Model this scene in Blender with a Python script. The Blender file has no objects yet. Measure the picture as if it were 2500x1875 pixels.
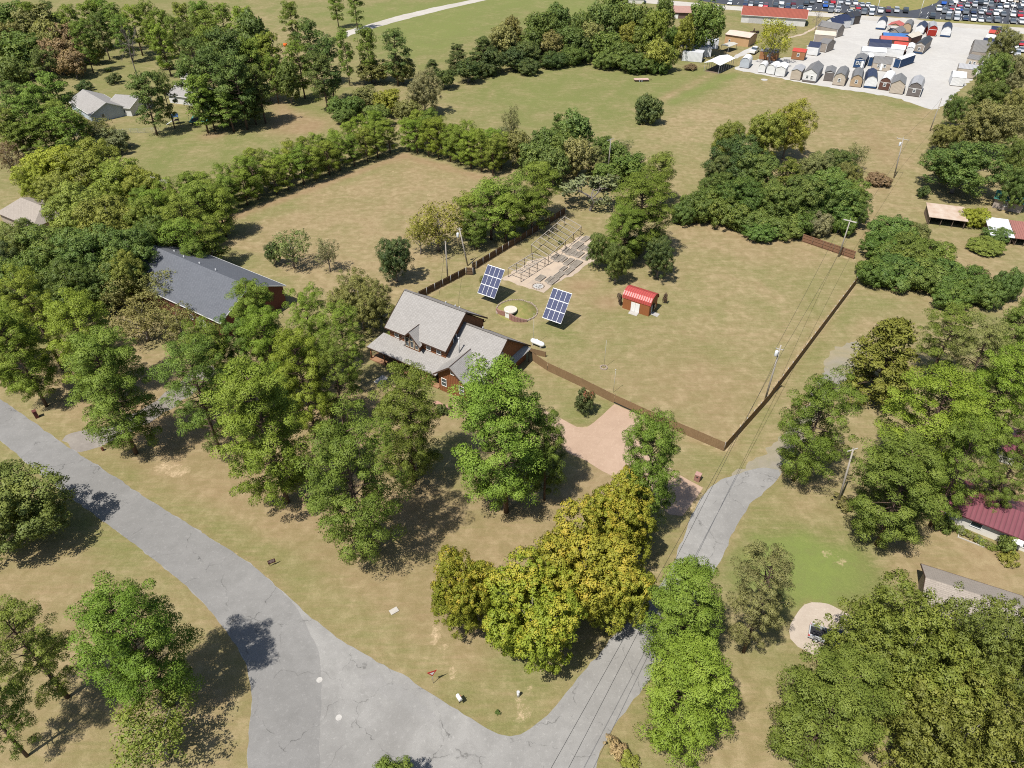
import bpy, math, random
import numpy as np
from mathutils import Vector, Matrix

R = math.radians
SC = bpy.context.scene
COL = SC.collection

# ------------------------------------------------------------------ camera
CAM_H, PITCH, FPX = 80.0, 38.7, 1735.0          # drone height (m), pitch below horizon, focal length for a 2500 px wide frame
cam_d = bpy.data.cameras.new('camera')
cam_d.sensor_width = 36.0
cam_d.lens = 36.0 * FPX / 2500.0
cam_d.clip_start, cam_d.clip_end = 1.0, 6000.0
cam = bpy.data.objects.new('camera', cam_d)
cam.location = (0, 0, CAM_H)
cam.rotation_euler = (R(90 - PITCH), 0, 0)
COL.objects.link(cam)
SC.camera = cam

# ------------------------------------------------------------------ sky, sun, exposure
SUN_EL, SHADOW_ANG = 62.0, 47.0                  # elevation; ground direction shadows fall to (from +X)
sx, sy = math.cos(R(SHADOW_ANG)), math.sin(R(SHADOW_ANG))
w = bpy.data.worlds.new('World'); SC.world = w; w.use_nodes = True
nt = w.node_tree
bg = nt.nodes['Background']
sky = nt.nodes.new('ShaderNodeTexSky'); sky.sky_type = 'NISHITA'; sky.sun_disc = False
sky.sun_elevation = R(SUN_EL); sky.sun_rotation = math.atan2(-sx, -sy) % (2 * math.pi)
sky.altitude = 120; sky.air_density = 1.0; sky.dust_density = 1.2
nt.links.new(sky.outputs[0], bg.inputs[0]); bg.inputs[1].default_value = 0.09
sl = bpy.data.lights.new('sun', 'SUN'); sl.energy = 5.0; sl.angle = R(0.53); sl.color = (1.0, 0.955, 0.88)
so = bpy.data.objects.new('sun', sl); COL.objects.link(so)
dv = Vector((sx * math.cos(R(SUN_EL)), sy * math.cos(R(SUN_EL)), -math.sin(R(SUN_EL))))
so.rotation_euler = dv.to_track_quat('-Z', 'Y').to_euler(); so.location = (-60, -60, 150)
vs = SC.view_settings
vs.view_transform = 'Standard'; vs.look = 'None'; vs.exposure = 0.36; vs.gamma = 1.0; vs.use_curve_mapping = False
SC.render.engine = 'CYCLES'
cy = SC.cycles
cy.max_bounces = 3; cy.diffuse_bounces = 1; cy.glossy_bounces = 2; cy.transmission_bounces = 2; cy.transparent_max_bounces = 6
cy.volume_bounces = 0
cy.use_denoising = False; cy.pixel_filter_type = 'BLACKMAN_HARRIS'; cy.filter_width = 1.05
cy.caustics_reflective = False; cy.caustics_refractive = False
cy.use_adaptive_sampling = False

# ------------------------------------------------------------------ survey: where a spot seen in the photograph stands on the ground
_s, _c = math.sin(R(PITCH)), math.cos(R(PITCH))
K = 2500 / 2212
def G(x, y, z=0.0):
    u = (x - 1250) / FPX; v = (937.5 - y) / FPX
    t = (z - CAM_H) / (-_s + v * _c)
    return (u * t, (_c + v * _s) * t)
def GV(x, y, z=0.0):
    return G(x * K, y * K, z)
def dist_cam(x, y, z=0.0):
    return math.sqrt(x * x + y * y + (CAM_H - z) ** 2)

# ------------------------------------------------------------------ materials
MATS = {}
class NT:
    def __init__(s, name):
        s.m = bpy.data.materials.new(name); s.m.use_nodes = True
        s.t = s.m.node_tree; s.n = s.t.nodes; s.bsdf = s.n['Principled BSDF']; s.out = s.n['Material Output']
    def N(s, typ, **kw):
        n = s.n.new(typ)
        for k, v in kw.items(): setattr(n, k, v)
        return n
    def L(s, a, b): s.t.links.new(a, b)
    def coord(s, kind='Object', scale=None, rot=None):
        c = s.N('ShaderNodeTexCoord'); o = c.outputs[kind]
        if scale is not None or rot is not None:
            m = s.N('ShaderNodeMapping')
            if scale is not None: m.inputs['Scale'].default_value = scale
            if rot is not None: m.inputs['Rotation'].default_value = rot
            s.L(o, m.inputs[0]); o = m.outputs[0]
        return o
    def noise(s, co, scale, detail=5, rough=.55, dist=0):
        n = s.N('ShaderNodeTexNoise'); s.L(co, n.inputs['Vector'])
        n.inputs['Scale'].default_value = scale; n.inputs['Detail'].default_value = detail
        n.inputs['Roughness'].default_value = rough; n.inputs['Distortion'].default_value = dist
        return n.outputs['Fac']
    def math(s, op, a, b=None, c=None, clamp=False):
        n = s.N('ShaderNodeMath', operation=op, use_clamp=clamp)
        for i, v in enumerate((a, b, c)):
            if v is None: continue
            if isinstance(v, (int, float)): n.inputs[i].default_value = v
            else: s.L(v, n.inputs[i])
        return n.outputs[0]
    def remap(s, x, a, b, c=0., d=1.):
        n = s.N('ShaderNodeMapRange'); s.L(x, n.inputs[0])
        for i, v in enumerate((a, b, c, d)): n.inputs[i + 1].default_value = v
        return n.outputs[0]
    def mix(s, f, a, b, blend='MIX'):
        n = s.N('ShaderNodeMix', data_type='RGBA', blend_type=blend)
        if isinstance(f, (int, float)): n.inputs[0].default_value = f
        else: s.L(f, n.inputs[0])
        for i, v in ((6, a), (7, b)):
            if isinstance(v, (tuple, list)): n.inputs[i].default_value = (*v[:3], 1)
            else: s.L(v, n.inputs[i])
        return n.outputs[2]
    def bump(s, h, strength=.5, dist=.05):
        b = s.N('ShaderNodeBump'); b.inputs['Strength'].default_value = strength; b.inputs['Distance'].default_value = dist
        s.L(h, b.inputs['Height']); s.L(b.outputs[0], s.bsdf.inputs['Normal'])
    def col(s, c):
        if isinstance(c, (tuple, list)): s.bsdf.inputs['Base Color'].default_value = (*c[:3], 1)
        else: s.L(c, s.bsdf.inputs['Base Color'])
    def rough(s, r, spec=.3, metal=0.):
        s.bsdf.inputs['Roughness'].default_value = r; s.bsdf.inputs['Specular IOR Level'].default_value = spec
        s.bsdf.inputs['Metallic'].default_value = metal

def plain(name, c, c2=None, scale=1.5, rough=.8, spec=.3, metal=0., bump=.0, fine=8.0):
    """a painted or weathered surface: two tones in soft patches plus fine grain"""
    if name in MATS: return MATS[name]
    t = NT(name); co = t.coord('Object')
    c2 = c2 or tuple(v * .78 for v in c)
    f = t.noise(co, scale, 6, .6); f = t.remap(f, .3, .7)
    g = t.noise(co, fine, 3, .6)
    colr = t.mix(f, c, c2)
    colr = t.mix(t.remap(g, .35, .65, 0, .22), colr, tuple(v * .6 for v in c))
    t.col(colr); t.rough(rough, spec, metal)
    if bump: t.bump(g, bump, .02)
    MATS[name] = t.m; return t.m

def shingle(name, c1, c2, c3):
    if name in MATS: return MATS[name]
    t = NT(name); co = t.coord('UV')
    b = t.N('ShaderNodeTexBrick'); t.L(co, b.inputs['Vector'])
    b.inputs['Color1'].default_value = (*c1, 1); b.inputs['Color2'].default_value = (*c2, 1); b.inputs['Mortar'].default_value = (*c3, 1)
    b.inputs['Scale'].default_value = 1.0; b.inputs['Brick Width'].default_value = .62; b.inputs['Row Height'].default_value = .24
    b.inputs['Mortar Size'].default_value = .022; b.inputs['Mortar Smooth'].default_value = .4; b.inputs['Bias'].default_value = 0.
    o = t.coord('Object')
    n = t.noise(o, .35, 6, .65)
    c = t.mix(t.remap(n, .3, .7, 0, .35), b.outputs['Color'], tuple(v * 1.25 for v in c1))
    n2 = t.noise(o, 5., 4, .7)
    c = t.mix(t.remap(n2, .35, .75, 0, .3), c, c3)
    t.col(c); t.rough(.92, .15); t.bump(b.outputs['Fac'], .35, -.02)
    MATS[name] = t.m; return t.m

def banded(name, c1, c2, period, vertical=False, rough=.7, spec=.3, bump=.5, dist=.03, sharp=False, metal=0.):
    """logs, lap siding (bands up the wall) or ribs / boards (bands along it), in the surface's own metres"""
    if name in MATS: return MATS[name]
    t = NT(name); co = t.coord('UV')
    w = t.N('ShaderNodeTexWave', wave_type='BANDS', bands_direction='X' if vertical else 'Y', wave_profile='SAW' if sharp else 'SIN')
    t.L(co, w.inputs['Vector']); w.inputs['Scale'].default_value = .314159 / period * 10 / 10
    w.inputs['Scale'].default_value = 2 * math.pi / period / 20.0
    w.inputs['Distortion'].default_value = 0.; w.inputs['Detail'].default_value = 0
    o = t.coord('UV', (1, 9, 1) if not vertical else (9, 1, 1))
    n = t.noise(o, .9, 5, .65); n2 = t.noise(t.coord('Object'), .5, 4)
    c = t.mix(t.remap(n, .3, .7), c1, c2)
    c = t.mix(t.remap(n2, .35, .7, 0, .3), c, tuple(v * .55 for v in c1))
    c = t.mix(t.remap(w.outputs['Fac'], 0, .22, .55, 0), c, tuple(v * .3 for v in c1))
    t.col(c); t.rough(rough, spec, metal); t.bump(w.outputs['Fac'], bump, dist)
    MATS[name] = t.m; return t.m

def brickmat(name, c1, c2, mortar):
    if name in MATS: return MATS[name]
    t = NT(name); co = t.coord('UV')
    b = t.N('ShaderNodeTexBrick'); t.L(co, b.inputs['Vector'])
    b.inputs['Color1'].default_value = (*c1, 1); b.inputs['Color2'].default_value = (*c2, 1); b.inputs['Mortar'].default_value = (*mortar, 1)
    b.inputs['Scale'].default_value = 1.; b.inputs['Brick Width'].default_value = .22; b.inputs['Row Height'].default_value = .075; b.inputs['Mortar Size'].default_value = .01
    n = t.noise(t.coord('Object'), 2.5, 5)
    t.col(t.mix(t.remap(n, .3, .7, 0, .5), b.outputs['Color'], tuple(v * .6 for v in c1))); t.rough(.9, .2); t.bump(b.outputs['Fac'], .5, -.01)
    MATS[name] = t.m; return t.m

def glassmat():
    if 'window_glass' in MATS: return MATS['window_glass']
    t = NT('window_glass'); t.col((.05, .065, .08)); t.rough(.08, .8); MATS['window_glass'] = t.m; return t.m

def paint_by_object():
    """car paint: every car carries its own colour"""
    if 'car_paint' in MATS: return MATS['car_paint']
    t = NT('car_paint'); oi = t.N('ShaderNodeObjectInfo'); t.col(oi.outputs['Color']); t.rough(.3, .5)
    t.bsdf.inputs['Coat Weight'].default_value = .4; t.bsdf.inputs['Coat Roughness'].default_value = .1
    MATS['car_paint'] = t.m; return t.m

def leafmat(name, transl=.28, tip=(.30, .27, .05), tipamt=.35, gloss=.25):
    """foliage: the tree's own colour, with tufts a little lighter, yellower or darker from one to the next"""
    if name in MATS: return MATS[name]
    t = NT(name); oi = t.N('ShaderNodeObjectInfo')
    a = t.N('ShaderNodeAttribute'); a.attribute_name = 'tint'
    f = a.outputs['Fac']
    hsv = t.N('ShaderNodeHueSaturation'); t.L(oi.outputs['Color'], hsv.inputs['Color'])
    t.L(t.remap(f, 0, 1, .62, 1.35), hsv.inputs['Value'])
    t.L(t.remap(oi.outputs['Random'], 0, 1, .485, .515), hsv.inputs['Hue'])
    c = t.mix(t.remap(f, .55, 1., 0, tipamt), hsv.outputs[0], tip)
    t.col(c); t.rough(.55, gloss)
    tr = t.N('ShaderNodeBsdfTranslucent'); t.L(t.mix(.5, c, t.mix(1., c, (1.1, 1.25, .55), 'MULTIPLY')), tr.inputs['Color'])
    ms = t.N('ShaderNodeMixShader'); ms.inputs[0].default_value = transl
    t.L(t.bsdf.outputs[0], ms.inputs[1]); t.L(tr.outputs[0], ms.inputs[2]); t.L(ms.outputs[0], t.out.inputs['Surface'])
    MATS[name] = t.m; return t.m

# ------------------------------------------------------------------ mesh building
class MB:
    def __init__(s): s.v, s.f, s.mi, s.sm = [], [], [], []
    def add(s, vs, fs, mi=0, smooth=False):
        o = len(s.v); s.v += [tuple(v) for v in vs]
        for f in fs: s.f.append([o + i for i in f]); s.mi.append(mi); s.sm.append(smooth)
        return s
    def box(s, x0, x1, y0, y1, z0, z1, mi=0):
        vs = [(x0,y0,z0),(x1,y0,z0),(x1,y1,z0),(x0,y1,z0),(x0,y0,z1),(x1,y0,z1),(x1,y1,z1),(x0,y1,z1)]
        return s.add(vs, [(0,3,2,1),(4,5,6,7),(0,1,5,4),(1,2,6,5),(2,3,7,6),(3,0,4,7)], mi)
    def beam(s, a, b, w, h, mi=0, up=(0,0,1)):
        a, b = Vector(a), Vector(b); d = (b - a).normalized(); u = Vector(up)
        if abs(d.dot(u)) > .98: u = Vector((1,0,0))
        r = d.cross(u).normalized() * (w / 2); q = r.cross(d).normalized() * (h / 2)
        vs = [p + i * r + j * q for p in (a, b) for i, j in ((-1,-1),(1,-1),(1,1),(-1,1))]
        return s.add(vs, [(3,2,1,0),(4,5,6,7),(0,1,5,4),(1,2,6,5),(2,3,7,6),(3,0,4,7)], mi)
    def tube(s, pts, rads, n=8, mi=0, cap=True, smooth=True):
        o = len(s.v); pts = [Vector(p) for p in pts]
        for i, p in enumerate(pts):
            d = (pts[min(i+1, len(pts)-1)] - pts[max(i-1, 0)]).normalized()
            u = Vector((0,0,1)) if abs(d.z) < .9 else Vector((1,0,0))
            a = d.cross(u).normalized(); b = a.cross(d).normalized(); r = rads[i] if hasattr(rads, '__len__') else rads
            for k in range(n):
                t = 2 * math.pi * k / n; s.v.append(tuple(p + a * (r * math.cos(t)) + b * (r * math.sin(t))))
        for i in range(len(pts) - 1):
            for k in range(n):
                k2 = (k + 1) % n
                s.f.append([o+i*n+k, o+(i+1)*n+k, o+(i+1)*n+k2, o+i*n+k2]); s.mi.append(mi); s.sm.append(smooth)
        if cap:
            s.f.append([o+k for k in range(n)]); s.mi.append(mi); s.sm.append(False)
            e = o + (len(pts)-1)*n; s.f.append([e+k for k in range(n-1,-1,-1)]); s.mi.append(mi); s.sm.append(False)
        return s
    def slab(s, quad, th, mi=0):
        """a sloped sheet with thickness below its top face"""
        q = [Vector(p) for p in quad]; n = (q[1]-q[0]).cross(q[2]-q[0]).normalized()
        if n.z < 0: q.reverse(); n = -n
        k = len(q); vs = q + [p - n * th for p in q]
        fs = [list(range(k)), list(range(2*k-1, k-1, -1))] + [[i, i+k, (i+1)%k+k, (i+1)%k] for i in range(k)]
        return s.add(vs, fs, mi)
    def prism(s, poly, axis_from, axis_to, mi=0, smooth=False):
        """poly: (a, z) outline extruded along y from axis_from to axis_to (a = local x)"""
        k = len(poly); vs = [(a, axis_from, z) for a, z in poly] + [(a, axis_to, z) for a, z in poly]
        fs = [list(range(k)), list(range(2*k-1, k-1, -1))] + [[i, i+k, (i+1)%k+k, (i+1)%k] for i in range(k)]
        return s.add(vs, fs, mi, smooth)
    def xf(s, m):
        s.v = [tuple(m @ Vector(v)) for v in s.v]; return s
    def mesh(s, name, mats):
        me = bpy.data.meshes.new(name); me.from_pydata(s.v, [], s.f)
        for m in (mats if isinstance(mats, (list, tuple)) else [mats]): me.materials.append(m)
        me.polygons.foreach_set('material_index', s.mi); me.polygons.foreach_set('use_smooth', s.sm)
        uvl = me.uv_layers.new(name='UVMap'); d = np.zeros(len(me.loops) * 2, 'f')
        for p in me.polygons:
            n = p.normal; t = Vector((0,0,1)).cross(n)
            t = t.normalized() if t.length > .05 else Vector((1,0,0))
            b = n.cross(t)
            for li in p.loop_indices:
                c = me.vertices[me.loops[li].vertex_index].co; d[2*li] = c.dot(t); d[2*li+1] = c.dot(b)
        uvl.data.foreach_set('uv', d); me.update(); return me

def tag(o, label=None, cat=None, group=None, kind=None):
    if label: o['label'] = label
    if cat: o['category'] = cat
    if group: o['group'] = group
    if kind: o['kind'] = kind
    return o
def thing(name, label, cat, loc=(0,0,0), rz=0., group=None):
    o = bpy.data.objects.new(name, None); o.empty_display_size = .5; COL.objects.link(o)
    o.location = (*loc[:2], loc[2] if len(loc) > 2 else 0); o.rotation_euler = (0, 0, rz)
    return tag(o, label, cat, group)
def obj(name, data, parent=None, loc=None, rz=None):
    o = bpy.data.objects.new(name, data); COL.objects.link(o)
    if parent is not None: o.parent = parent
    if loc is not None: o.location = loc
    if rz is not None: o.rotation_euler = (0, 0, rz)
    return o
def part(name, mb, mats, parent, **kw):
    return obj(name, mb.mesh(name, mats), parent, **kw)

ONES = ['first','second','third','fourth','fifth','sixth','seventh','eighth','ninth','tenth','eleventh','twelfth','thirteenth','fourteenth','fifteenth','sixteenth','seventeenth','eighteenth','nineteenth']
TENS = {20:('twenty','twentieth'),30:('thirty','thirtieth'),40:('forty','fortieth'),50:('fifty','fiftieth'),60:('sixty','sixtieth')}
def nth(i):
    n = i + 1
    if n < 20: return ONES[n-1]
    t = n // 10 * 10
    return TENS[t][1] if n == t else TENS[t][0] + '-' + ONES[n-t-1]
# ================================================================== THE SETTING: ground, roads, drives
rng = np.random.default_rng(7)
def Sg(pts): return [G(*p) for p in pts]
def Vg(pts): return [GV(*p) for p in pts]
def zoomed(x0, y0, sc, pts): return [G(x0 + x * sc, y0 + y * sc) for x, y in pts]

ROAD = Vg([(-160,762),(0,862),(60,903),(140,962),(215,1008),(330,1085),(480,1178),(560,1232),(640,1305),(745,1392),(860,1450),(950,1512),(1040,1567),(1090,1592),(1135,1583),(1172,1555),(1210,1512),(1262,1450),(1322,1378),(1385,1310),(1440,1250),(1462,1195),(1490,1125),(1510,1080),(1545,1042),
  (1600,1022),(1648,1008),(1690,1018),(1672,1045),(1612,1095),(1577,1165),(1555,1215),(1500,1300),(1450,1390),(1395,1480),(1335,1558),(1302,1612),(1284,1659),(1262,1760),(1240,1900),(540,1900),(533,1659),(540,1560),(547,1485),(524,1412),(470,1335),(400,1262),(300,1182),(200,1108),(100,1035),(0,950),(-160,832)])
DRIVE = zoomed(1200, 900, .28933, [(440,345),(525,385),(620,440),(720,492),(800,498),(870,450),(1038,298),(1288,412),(1210,590),(1400,760),(1600,905),(1785,1005),(1730,1090),(1610,1245),(1500,1230),(1300,1060),(1100,945),(940,868),(800,780),(640,705),(560,640),(470,560)])
GDRIVE = Sg([(146,1068),(202,1048),(252,1046),(330,1010),(420,950),(500,880),(540,905),(440,985),(340,1045),(262,1085),(202,1106),(176,1100)])
LRDRIVE = zoomed(1860, 1300, .28933, [(380,585),(540,598),(620,632),(760,700),(900,900),(660,1000),(480,1060),(250,930),(225,800),(300,680)])
LOT = zoomed(1700, 0, .3617, [(245,470),(430,500),(700,556),(900,592),(1250,642),(1420,680),(1520,725),(1610,745),(1700,690),(1830,560),(1960,470),(2080,300),(2150,232),(2280,222),(2280,190),(1760,150),(1480,120),(1060,124),(960,190),(860,250),(770,285),(735,325),(770,362),(600,392),(400,396),(300,440)])
HWY = Sg([(1480,-12),(1780,14),(1960,27),(2140,40),(2320,54),(2500,67),(2700,82),(2700,96),(2500,79),(2320,65),(2140,51),(1960,37),(1780,24),(1480,0)])
DEALER = Sg([(1560,-60),(1640,-8),(1780,12),(1960,24.5),(2140,37.5),(2232,44),(2262,46),(2500,61),(2700,74),(2700,-80),(1560,-80)])
ISLAND = Sg([(2221,26),(2241,23.5),(2286,7),(2292,0),(2296,-30),(2060,-34),(2070,-2),(2095,4),(2150,16)])
PATH = Sg([(838,80),(849,74),(976,37.6),(1060,18),(1150,0),(1290,-34),(1350,-34),(1187,0),(1090,22),(976,50.6),(857,85),(846,92)])
CULDESAC = Sg([(430,180),(455,176),(470,182),(462,200),(450,225),(436,232),(440,210),(446,196)])
GARDEN = zoomed(1200, 520, .13562, [(180,1180),(330,1090),(700,860),(1020,780),(1600,410),(1800,430),(1860,860),(1750,900),(1450,1130),(1050,1300),(900,1420),(700,1360),(480,1290)])
LANE = Vg([(1560,1045),(1600,1012),(1650,985),(1690,930),(1745,880),(1775,815),(1800,760),(1840,735),(1865,745),(1850,790),(1800,850),(1750,930),(1690,1010),(1670,1042)])
TRACK = zoomed(1780, 0, .16275, [(880,560),(1100,505),(1240,430),(1330,370),(1480,300),(1500,310),(1350,385),(1260,450),(1110,525),(880,578)])
TRLDRIVE = zoomed(1560, 0, .18083, [(1270,760),(1400,690),(1560,615),(1600,620),(1560,680),(1420,740),(1300,800)])
PINKPATH = zoomed(900, 780, .15371, [(1020,1310),(1100,1290),(1200,1350),(1300,1360),(1320,1260),(1420,1215),(1470,1250),(1420,1330),(1390,1400),(1390,1480),(1280,1460),(1150,1400)])

def poly_dist(X, Y, poly):
    """signed distance to an outline: positive inside"""
    P = np.array(poly); d = np.full(X.shape, 1e9); ins = np.zeros(X.shape, bool)
    for i in range(len(P)):
        x0, y0 = P[i]; x1, y1 = P[(i + 1) % len(P)]
        ex, ey = x1 - x0, y1 - y0; L2 = ex * ex + ey * ey + 1e-9
        t = np.clip(((X - x0) * ex + (Y - y0) * ey) / L2, 0, 1)
        d = np.minimum(d, np.hypot(X - x0 - t * ex, Y - y0 - t * ey))
        c = ((y0 > Y) != (y1 > Y)) & (X < (x1 - x0) * (Y - y0) / (y1 - y0 + 1e-12) + x0)
        ins ^= c
    return np.where(ins, d, -d)

def axis(lo, a, b, hi, fine, mid, midspan, far):
    c = list(np.arange(a, b, fine))
    v, s = b, mid
    while v < b + midspan and v < hi: c.append(v); v += mid
    while v < hi: c.append(v); s *= 1.35; v += min(s, far)
    c.append(hi); pre = []; v, s = a, mid
    while v > lo:
        v -= s
        if a - v > midspan: s = min(s * 1.35, far)
        pre.append(max(v, lo))
    return np.array(sorted(set(pre + c)))
gx = axis(-3000, -150, 170, 3000, 1.3, 3.5, 170, 300)
gy = axis(-300, 22, 300, 6000, 1.3, 3., 190, 400)
X, Y = np.meshgrid(gx, gy)
def fbm(X, Y, f, seed, octs=4):
    """cheap value noise for the coarse map of what grows where"""
    out = np.zeros(X.shape); amp, tot = 1., 0.
    for o in range(octs):
        r = np.random.default_rng(seed + o); tab = r.random((64, 64)); x = X * f; y = Y * f
        xi, yi = np.floor(x).astype(int), np.floor(y).astype(int); fx, fy = x - xi, y - yi
        fx, fy = fx * fx * (3 - 2 * fx), fy * fy * (3 - 2 * fy)
        g = lambda a, b: tab[(yi + b) % 64, (xi + a) % 64]
        out += amp * ((g(0,0) * (1-fx) + g(1,0) * fx) * (1-fy) + (g(0,1) * (1-fx) + g(1,1) * fx) * fy)
        tot += amp; amp *= .5; f *= 2.1
    return out / tot
n1, n2 = fbm(X, Y, .03, 1), fbm(X, Y, .11, 11)
green = np.full(X.shape, .56) + (n1 - .5) * .7
bare = np.zeros(X.shape); brown = np.full(X.shape, .12) + (n2 - .5) * .2
def region(pts, soft=3., g=None, b=None, br=None, amt=1., nz=.5):
    """pts in photo pixels; grass green-ness, bare soil, brown thatch"""
    d = poly_dist(X, Y, Sg(pts)); w_ = np.clip((d / soft + .5) + (n2 - .5) * nz * 2, 0, 1) * amt
    for arr, v in ((green, g), (bare, b), (brown, br)):
        if v is not None: arr += ((v + (n1 - .5) * .35) - arr) * w_
def blob(x, y, rx, ry=None, g=None, b=None, br=None, amt=1.):
    cx, cy_ = G(x, y); ry = ry or rx
    w_ = np.exp(-(((X - cx) / rx) ** 2 + ((Y - cy_) / ry) ** 2)) * amt * np.clip(.4 + 1.2 * n2, 0, 1.2); w_ = np.clip(w_, 0, 1)
    for arr, v in ((green, g), (bare, b), (brown, br)):
        if v is not None: arr += (v - arr) * w_
# dry fenced yard
region([(1290,860),(1767,1101),(2088,700),(1960,590),(1660,520),(1380,520),(1040,722)], 3, g=.44, br=.2)
region([(1560,940),(1767,1101),(1880,960),(1700,850)], 10, g=.14, br=.5, amt=.8)
region([(1660,520),(1960,590),(2040,640),(1800,640),(1640,580)], 6, g=.16, br=.34)
# mown tan lawn behind the barn
region([(540,590),(975,385),(1190,440),(1120,560),(1010,690),(900,740),(740,680)], 5, g=.16, br=.2)
# upper-left mown field
region([(300,330),(560,230),(830,260),(800,330),(440,450),(330,430)], 8, g=.8, br=.04)
# far meadows
region([(1080,230),(1300,150),(1640,150),(1800,190),(1640,330),(1440,330),(1250,290)], 34, g=.86, br=0)
region([(1490,380),(1640,260),(1800,190),(2050,230),(2240,280),(2260,420),(2120,600),(1960,560),(1800,330)], 10, g=.30, br=.12)
region([(640,30),(1560,-60),(1600,40),(1200,100),(1000,170),(930,160),(800,60)], 40, g=.95, br=0)
region([(0,60),(560,-40),(640,60),(400,260),(200,250)], 20, g=.75, br=.1)
# right-hand neighbours
region([(2130,300),(2300,250),(2130,620),(2500,560),(2500,760),(2200,720),(2100,640)], 8, g=.28, br=.3)
region([(1830,1300),(1960,1260),(2130,1330),(2160,1420),(2050,1500),(1850,1480),(1780,1420)], 8, g=1.3, br=0)
region([(2160,1290),(2500,1330),(2500,1560),(2350,1470),(2180,1420)], 5, g=.22, br=.45)
region([(1880,900),(2020,800),(2250,730),(2150,980),(2100,1250),(1880,1280)], 6, g=.45, br=.3)
region([(1520,1760),(1700,1560),(1850,1560),(1900,1875),(1480,1875)], 4, g=.42, br=.2)
# pine floor along the road
region([(0,870),(300,850),(900,950),(1400,1080),(1560,1200),(1260,1400),(1150,1800),(700,1420),(300,1180)], 8, g=.26, br=.52)
region([(140,1120),(330,1230),(560,1360),(720,1480),(840,1580),(1000,1670),(1100,1760),(1200,1790),(1290,1740),(1200,1660),(1000,1560),(800,1400),(600,1280),(330,1150)], 3, g=.55, br=.2)
region([(-50,1180),(120,1260),(400,1480),(600,1640),(590,1875),(-50,1900)], 4, g=.40, br=.40)
region([(1355,985),(1480,985),(1420,1070),(1352,1010)], 2, g=.75, br=.05)
region([(1000,1080),(1200,1030),(1420,1130),(1340,1200),(1100,1200)], 4, g=.7, br=.2)
# house lawn
region([(1040,722),(1300,700),(1420,800),(1500,900),(1300,860),(1180,760)], 4, g=.52, br=.1)
blob(1500,760,5,4,g=.75); blob(1940,1080,6,3,g=.9,amt=.5); blob(2000,870,4,6,g=.85,amt=.6); blob(1980,690,5,5,g=.6); blob(1600,880,7,5,g=.6,amt=.5); blob(1700,960,5,3,g=.6,amt=.6)
blob(2240,240,8,5,g=.9); blob(1820,300,9,4,g=.85,amt=.8); blob(2120,330,4,8,br=.7,g=.1,amt=.7); blob(2150,370,3,9,br=.9,amt=.6)
# bare patches
for (x, y, r) in [(1065,1530,1.0),(1060,1560,.9),(1078,1590,1.2),(1110,1640,1.3),(1270,1705,1.3),(1285,1735,1.2),(1262,1755,1.2),(1300,1685,1.0),(400,1140,2.2),(440,1150,2.),(1050,475,1.6),(792,585,1.2),(805,600,1.),(2020,1350,1.6),(2060,1375,1.4),(1900,1120,1.5),(1565,390,3.),(1515,350,4),(1480,340,4),(1350,560,2),(1860,330,2.5),(1880,340,2),(960,420,1.)]:
    blob(x, y, r * .8, b=.6)
for (x, y, r) in [(480,720,5),(340,1000,4),(360,1020,4),(2460,1220,5),(1940,1000,3),(1960,975,3),(1420,700,3),(1480,740,3),(520,330,4),(700,300,8),(740,310,8)]:
    blob(x, y, r, br=.95, g=.05)
for t_ in np.linspace(0, 1, 16):                                   # worn field track and the strip beside the highway pole line
    blob(700 - 90 * t_ + 30 * math.sin(3 * t_), 310 - 90 * t_, 3.2, br=.75, g=.15)
    blob(1560 + 190 * t_, 270 - 95 * t_, 2.2, br=.5, g=.2, b=.25, amt=.7)
    blob(1640 + 160 * t_, 250 - 70 * t_, 3.2, g=1.05, br=0, amt=.7)
# soil scuffed along the pavement edges
for pl, wd in ((ROAD, 1.0), (DRIVE, .5), (LRDRIVE, .4), (GDRIVE, 1.1)):
    d = -poly_dist(X, Y, pl); e = np.clip(1 - d / wd, 0, 1) * (d > -2.5) * np.clip(n2 * 1.7 - .1, 0, 1)
    bare += (.55 - bare) * e * .65; brown += (.8 - brown) * e * .6
dl = poly_dist(X, Y, LANE); e = np.clip(dl / 2 + .5, 0, 1) * np.clip(n2 * 2.2 - .5, 0, 1)
# fence-foot dust
def along(p0_, p1_, wdt, **kw):
    ax, ay = G(*p0_); bx, by = G(*p1_); ex, ey = bx - ax, by - ay; L2 = ex*ex + ey*ey
    t = np.clip(((X-ax)*ex + (Y-ay)*ey) / L2, 0, 1); d = np.hypot(X-ax-t*ex, Y-ay-t*ey)
    w_ = np.clip(1 - d / wdt, 0, 1)
    for arr, k in ((green, 'g'), (bare, 'b'), (brown, 'br')):
        if k in kw: arr += (kw[k] - arr) * w_
for a, b in [((1300,880),(1767,1101)),((1767,1101),(2090,692)),((1960,594),(2084,634)),((1040,724),(1380,524))]:
    along(a, b, 1.3, b=.5, br=.3, g=.1)
along((1800,1130), (2100,745), 3.2, g=.55, br=.05)
along((430,580), (985,380), 3.0, br=.9, g=.05); along((985,380), (1190,438), 3.0, br=.9, g=.05)

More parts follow.
